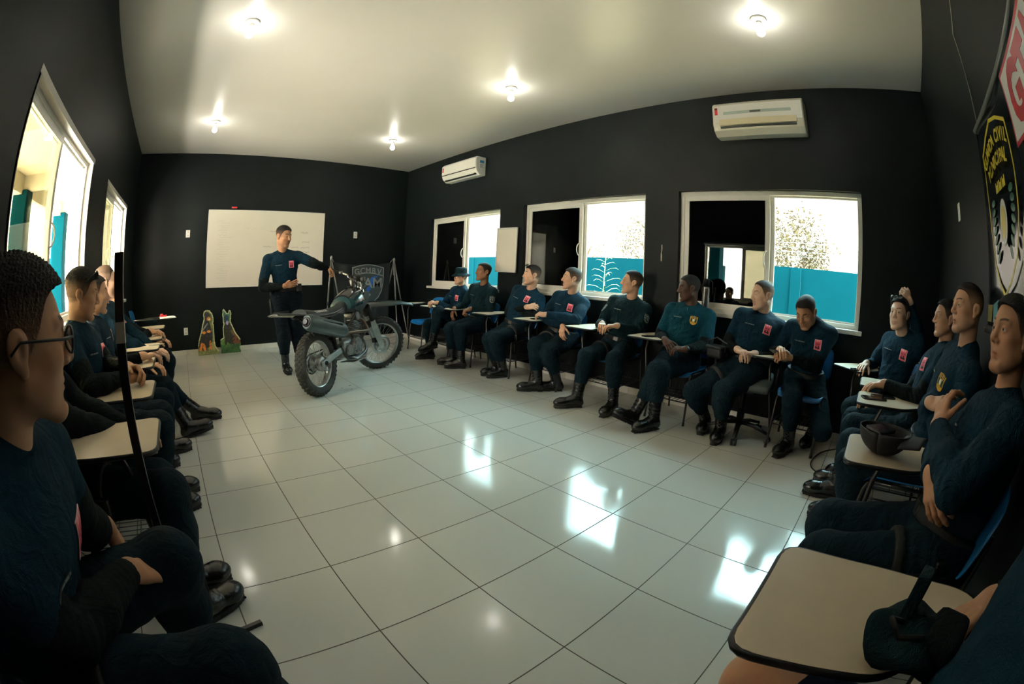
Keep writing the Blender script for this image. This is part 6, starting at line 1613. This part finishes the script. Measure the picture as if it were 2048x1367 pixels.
# corner and banner wall
add('young man in the corner scratching his hair, sunglasses on his head', pel=(3.66,-2.26,.55), neck=(3.71,-2.35,.985), head=(3.66,-2.275,1.185), hdir=(150,3,0), cyaw=148, pyaw=138, skin=SK['pale'], stubble=.05, thick=.016, bulk=.95, shw=.155, shirt='navy', acc='shades', patches=[('pink',)], face=.95,
    hands=[hd((3.66,-2.035,.785),(-.85,.35,-.15),(0,0,1),.35), hd((3.66,-2.36,1.285),(.0,.35,.5),(-.9,-.4,.2),.8,elbow=(3.745,-2.475,1.05))], feet=[dict(p=(3.34,-2.02,0),yaw=140), dict(p=(3.20,-2.2,0),yaw=150)])
add('man resting a hand on his tablet, farthest along the banner wall', pel=(2.87,-2.44,.55), neck=(2.935,-2.565,.995), head=(2.93,-2.565,1.207), hdir=(103,0,0), cyaw=92, skin=SK['olive'], stubble=.15, recede=.006, bulk=.98, hscale=.90, shirt='navy', sleeve='black', tee=.68, patches=[('pink',)],
    hands=[hd((3.06,-2.15,.65),(-.3,.9,0),(0,0,1),.5), hd((2.80,-2.17,.79),(-.2,.95,-.12),(0,0,1),.45)], feet=[ft((3.08,-1.80),85), ft((2.837,-1.765),98)])
add('tall man with crossed arms, shaved sides and a yellow chest patch', pel=(2.33,-2.47,.56), neck=(2.24,-2.575,1.045), head=(2.225,-2.555,1.268), hdir=(110,3,0), cyaw=98, skin=SK['olive'], stubble=.2, style='fade', fadez=.072, side=.62, fade=.35, thick=.009, bulk=1.06, hscale=.93, shirt='navy', sleeve=None, patches=[('yellow',)], hres=.003,
    hands=crossed((2.24,-2.575,1.045),96,-.20), feet=[ft((2.55,-1.86),88), ft((2.18,-1.93),98)])
add('stocky man with crossed arms sitting closest to the camera under the wall banner', pel=(1.41,-2.47,.55), neck=(1.455,-2.565,.98), head=(1.425,-2.553,1.20), hdir=(112,5,0), cyaw=93, skin=SK['med'], stubble=.35, fadez=.05, bulk=1.15, belly=.02, hscale=.93, shirt='navy', sleeve=None, collar=.02, patches=[], hres=.003, hand_res=.003, res=.0065, holster=1,
    hands=[hd((1.30,-2.31,.805),(-.75,-.2,-.45),(-.3,.75,.5),.5,elbow=(1.66,-2.40,.775)), hd((1.46,-2.32,.90),(.55,-.15,.75),(-.35,.8,.2),.5,elbow=(1.17,-2.37,.82))], feet=[ft((1.56,-1.93),84), ft((1.235,-1.905),95)])
add('person in shorts gripping the strapped pouch on the large cream tablet', pel=(.44,-2.36,.55), neck=(.44,-2.48,1.0), head=(.43,-2.50,1.22), hdir=(95,0,0), cyaw=90, skin=SK['med'], shirt='navy', sleeve='black', tee=.65, trouser='short', bare_knee=True, hand_res=.003, res=.0065, patches=[], tape=False, bulk=1.1,
    hands=[hd((.715,-2.425,.80),(-.55,.8,-.15),(0.3,0,.95),.75,elbow=(.66,-2.61,.88)), hd((.26,-2.15,.66),(.3,.9,0),(0,0,1),.4)], feet=[dict(p=(.70,-1.98),yaw=80,knee=(.685,-2.02,.515)), dict(p=(.34,-1.96),yaw=95,knee=(.33,-2.0,.50))])
# left wall, from the camera outwards
add('man in black-rimmed glasses seated nearest the camera on the left, seen from behind', pel=(-.54,-1.30,.55), neck=(-.365,-1.335,.945), head=(-.300,-1.305,1.137), hdir=(33,-2,0), cyaw=-11, pyaw=4, skin=SK['amber'], hair=(.012,.009,.007), thick=.018, spike=.0045, fadez=.060, side=.40, stubble=.15, acc='glasses', bulk=1.14, shw=.185, nk=1.1, hres=.0026, hand_res=.0028, res=.006, shirt='navy', sleeve='black', tee=.62, patches=[('pink',)], holster=0,
    hands=[hd((-.225,-1.155,.645),(.55,.55,-.45),(.3,-.25,.9),.6,elbow=(-.335,-1.42,.70)), hd((-.295,-.985,.665),(.25,.45,-.85),(.75,.1,.45),.35,elbow=(-.335,-1.075,.72))], feet=[dict(p=(.02,-1.36,0),yaw=5,knee=(-.06,-1.42,.565)), dict(p=(-.17,-.97,0),yaw=10,knee=(-.14,-1.03,.565))])
add('man sitting behind the black metal stand, his head hidden by the man in glasses', pel=(-.60,-.36,.55), neck=(-.70,-.41,.975), head=(-.69,-.42,1.18), hdir=(20,0,0), cyaw=5, skin=SK['med'], shirt='black', bulk=1.05, patches=[], res=.007, holster=0,
    hands=[hd((-.27,-.33,.66),(.6,.35,0),(0,0,1),.5), hd((-.27,-.22,.66),(.6,-.5,0),(0,0,1),.5)], feet=[dict(p=(-.125,-.60,0),yaw=32,knee=(-.135,-.545,.52)), dict(p=(-.165,-.42,0),yaw=20)])
add('young man with clasped hands on a cream tablet, dark swept hair, by the left window', pel=(-.62,.38,.55), neck=(-.635,.41,.965), head=(-.60,.415,1.165), hdir=(12,-10,0), cyaw=-8, pyaw=0, skin=SK['amber'], hair=(.010,.008,.007), thick=.020, spike=.004, fadez=.055, side=.40, stubble=.12, bulk=1.03, shirt='navy', sleeve='black', tee=.60, acc='shades', hres=.003, hand_res=.003, patches=[('pink',)],
    hands=[hd((-.335,.165,.785),(.85,.35,-.05),(-.1,-.45,.85),.75,elbow=(-.50,.055,.775)), hd((-.315,.255,.815),(.8,-.5,-.05),(.1,.55,.8),.65,elbow=(-.47,.46,.79))], feet=[ft((-.03,.34),10), ft((-.02,.56),15)])
add('second man in the row beyond the clasped hands, only his face edge showing', pel=(-.62,1.06,.55), neck=(-.69,1.06,.945), head=(-.66,1.07,1.142), hdir=(14,0,0), cyaw=0, skin=SK['fair'], shirt='navy', sleeve='black', patches=[('pink',)],
    hands=[hd((-.29,.80,.775),(.7,.3,0),(0,0,1),.5), hd((-.29,1.15,.66),(.8,-.3,0),(0,0,1),.5)], feet=[ft((-.135,.98),15), ft((-.03,1.256),18)])
add('fair man with thinning hair and beard stubble, third beyond the metal stand', pel=(-.66,1.73,.55), neck=(-.72,1.68,1.005), head=(-.688,1.67,1.218), hdir=(16,0,0), cyaw=-6, skin=SK['pale'], hair=(.06,.035,.02), style='balding', stubble=.5, thick=.010, bulk=1.15, belly=.02, shw=.185, shirt='navy', sleeve=None, patches=[('pink',)],
    hands=[hd((-.28,1.55,.66),(.8,.3,0),(0,0,1),.5), hd((-.28,1.78,.66),(.8,-.3,0),(0,0,1),.5)], feet=[ft((.185,1.565),12,8,.01), ft((.29,1.90),-5)])
add('bearded man in a dark jacket, farthest man seated along the left wall', pel=(-.64,2.28,.55), neck=(-.74,2.17,.92), head=(-.705,2.13,1.105), hdir=(30,4,0), cyaw=10, skin=SK['fair'], hair=(.02,.012,.008), stubble=.85, shirt='black', collar=.025, patches=[('pink',)],
    hands=[hd((-.33,2.08,.78),(.85,.0,-.05),(0,0,1),.5), hd((-.28,2.40,.66),(.8,-.3,0),(0,0,1),.5)], feet=[ft((-.05,2.2),5), ft((-.02,2.42),12)])
# the standing instructor
add('man standing in front of the whiteboard with a hand on the motorcycle handlebar', pel=(1.32,3.43,.955), neck=(1.275,3.43,1.445), head=(1.262,3.385,1.665), hdir=(303,-10,0), cyaw=262, pyaw=270, skin=SK['amber'], hair=(.010,.008,.007), thick=.014, stubble=.12, hscale=1.06, bulk=1.08, shw=.195, shirt='navy', sleeve='black', tee=.78, patches=[('pink',)], leg=(.44,.42), trouser='trouserb', gear=[(75,(.05,.09,.03)),(-60,(.07,.06,.04)),(-100,(.06,.12,.035)),(110,(.06,.10,.04))], holster=0,
    hands=[hd((1.245,3.20,1.075),(.65,-.2,.12),(-.1,-.85,-.3),.25,thumb=(.95,-.5),elbow=(1.00,3.38,1.06)), hd((1.835,3.265,1.275),(.5,-.65,-.4),(.3,.1,.95),.85,elbow=(1.645,3.19,1.325))], feet=[dict(p=(1.295,3.43,0),yaw=268), dict(p=(1.52,3.50,0),yaw=290)])
for i, P in enumerate(PEOPLE):
    if i < 20: P['group'] = 'people seated along the window wall' if i < 8 else ('people seated along the banner wall' if i < 13 else 'people seated along the left wall')
    make_person(P, P['label'])
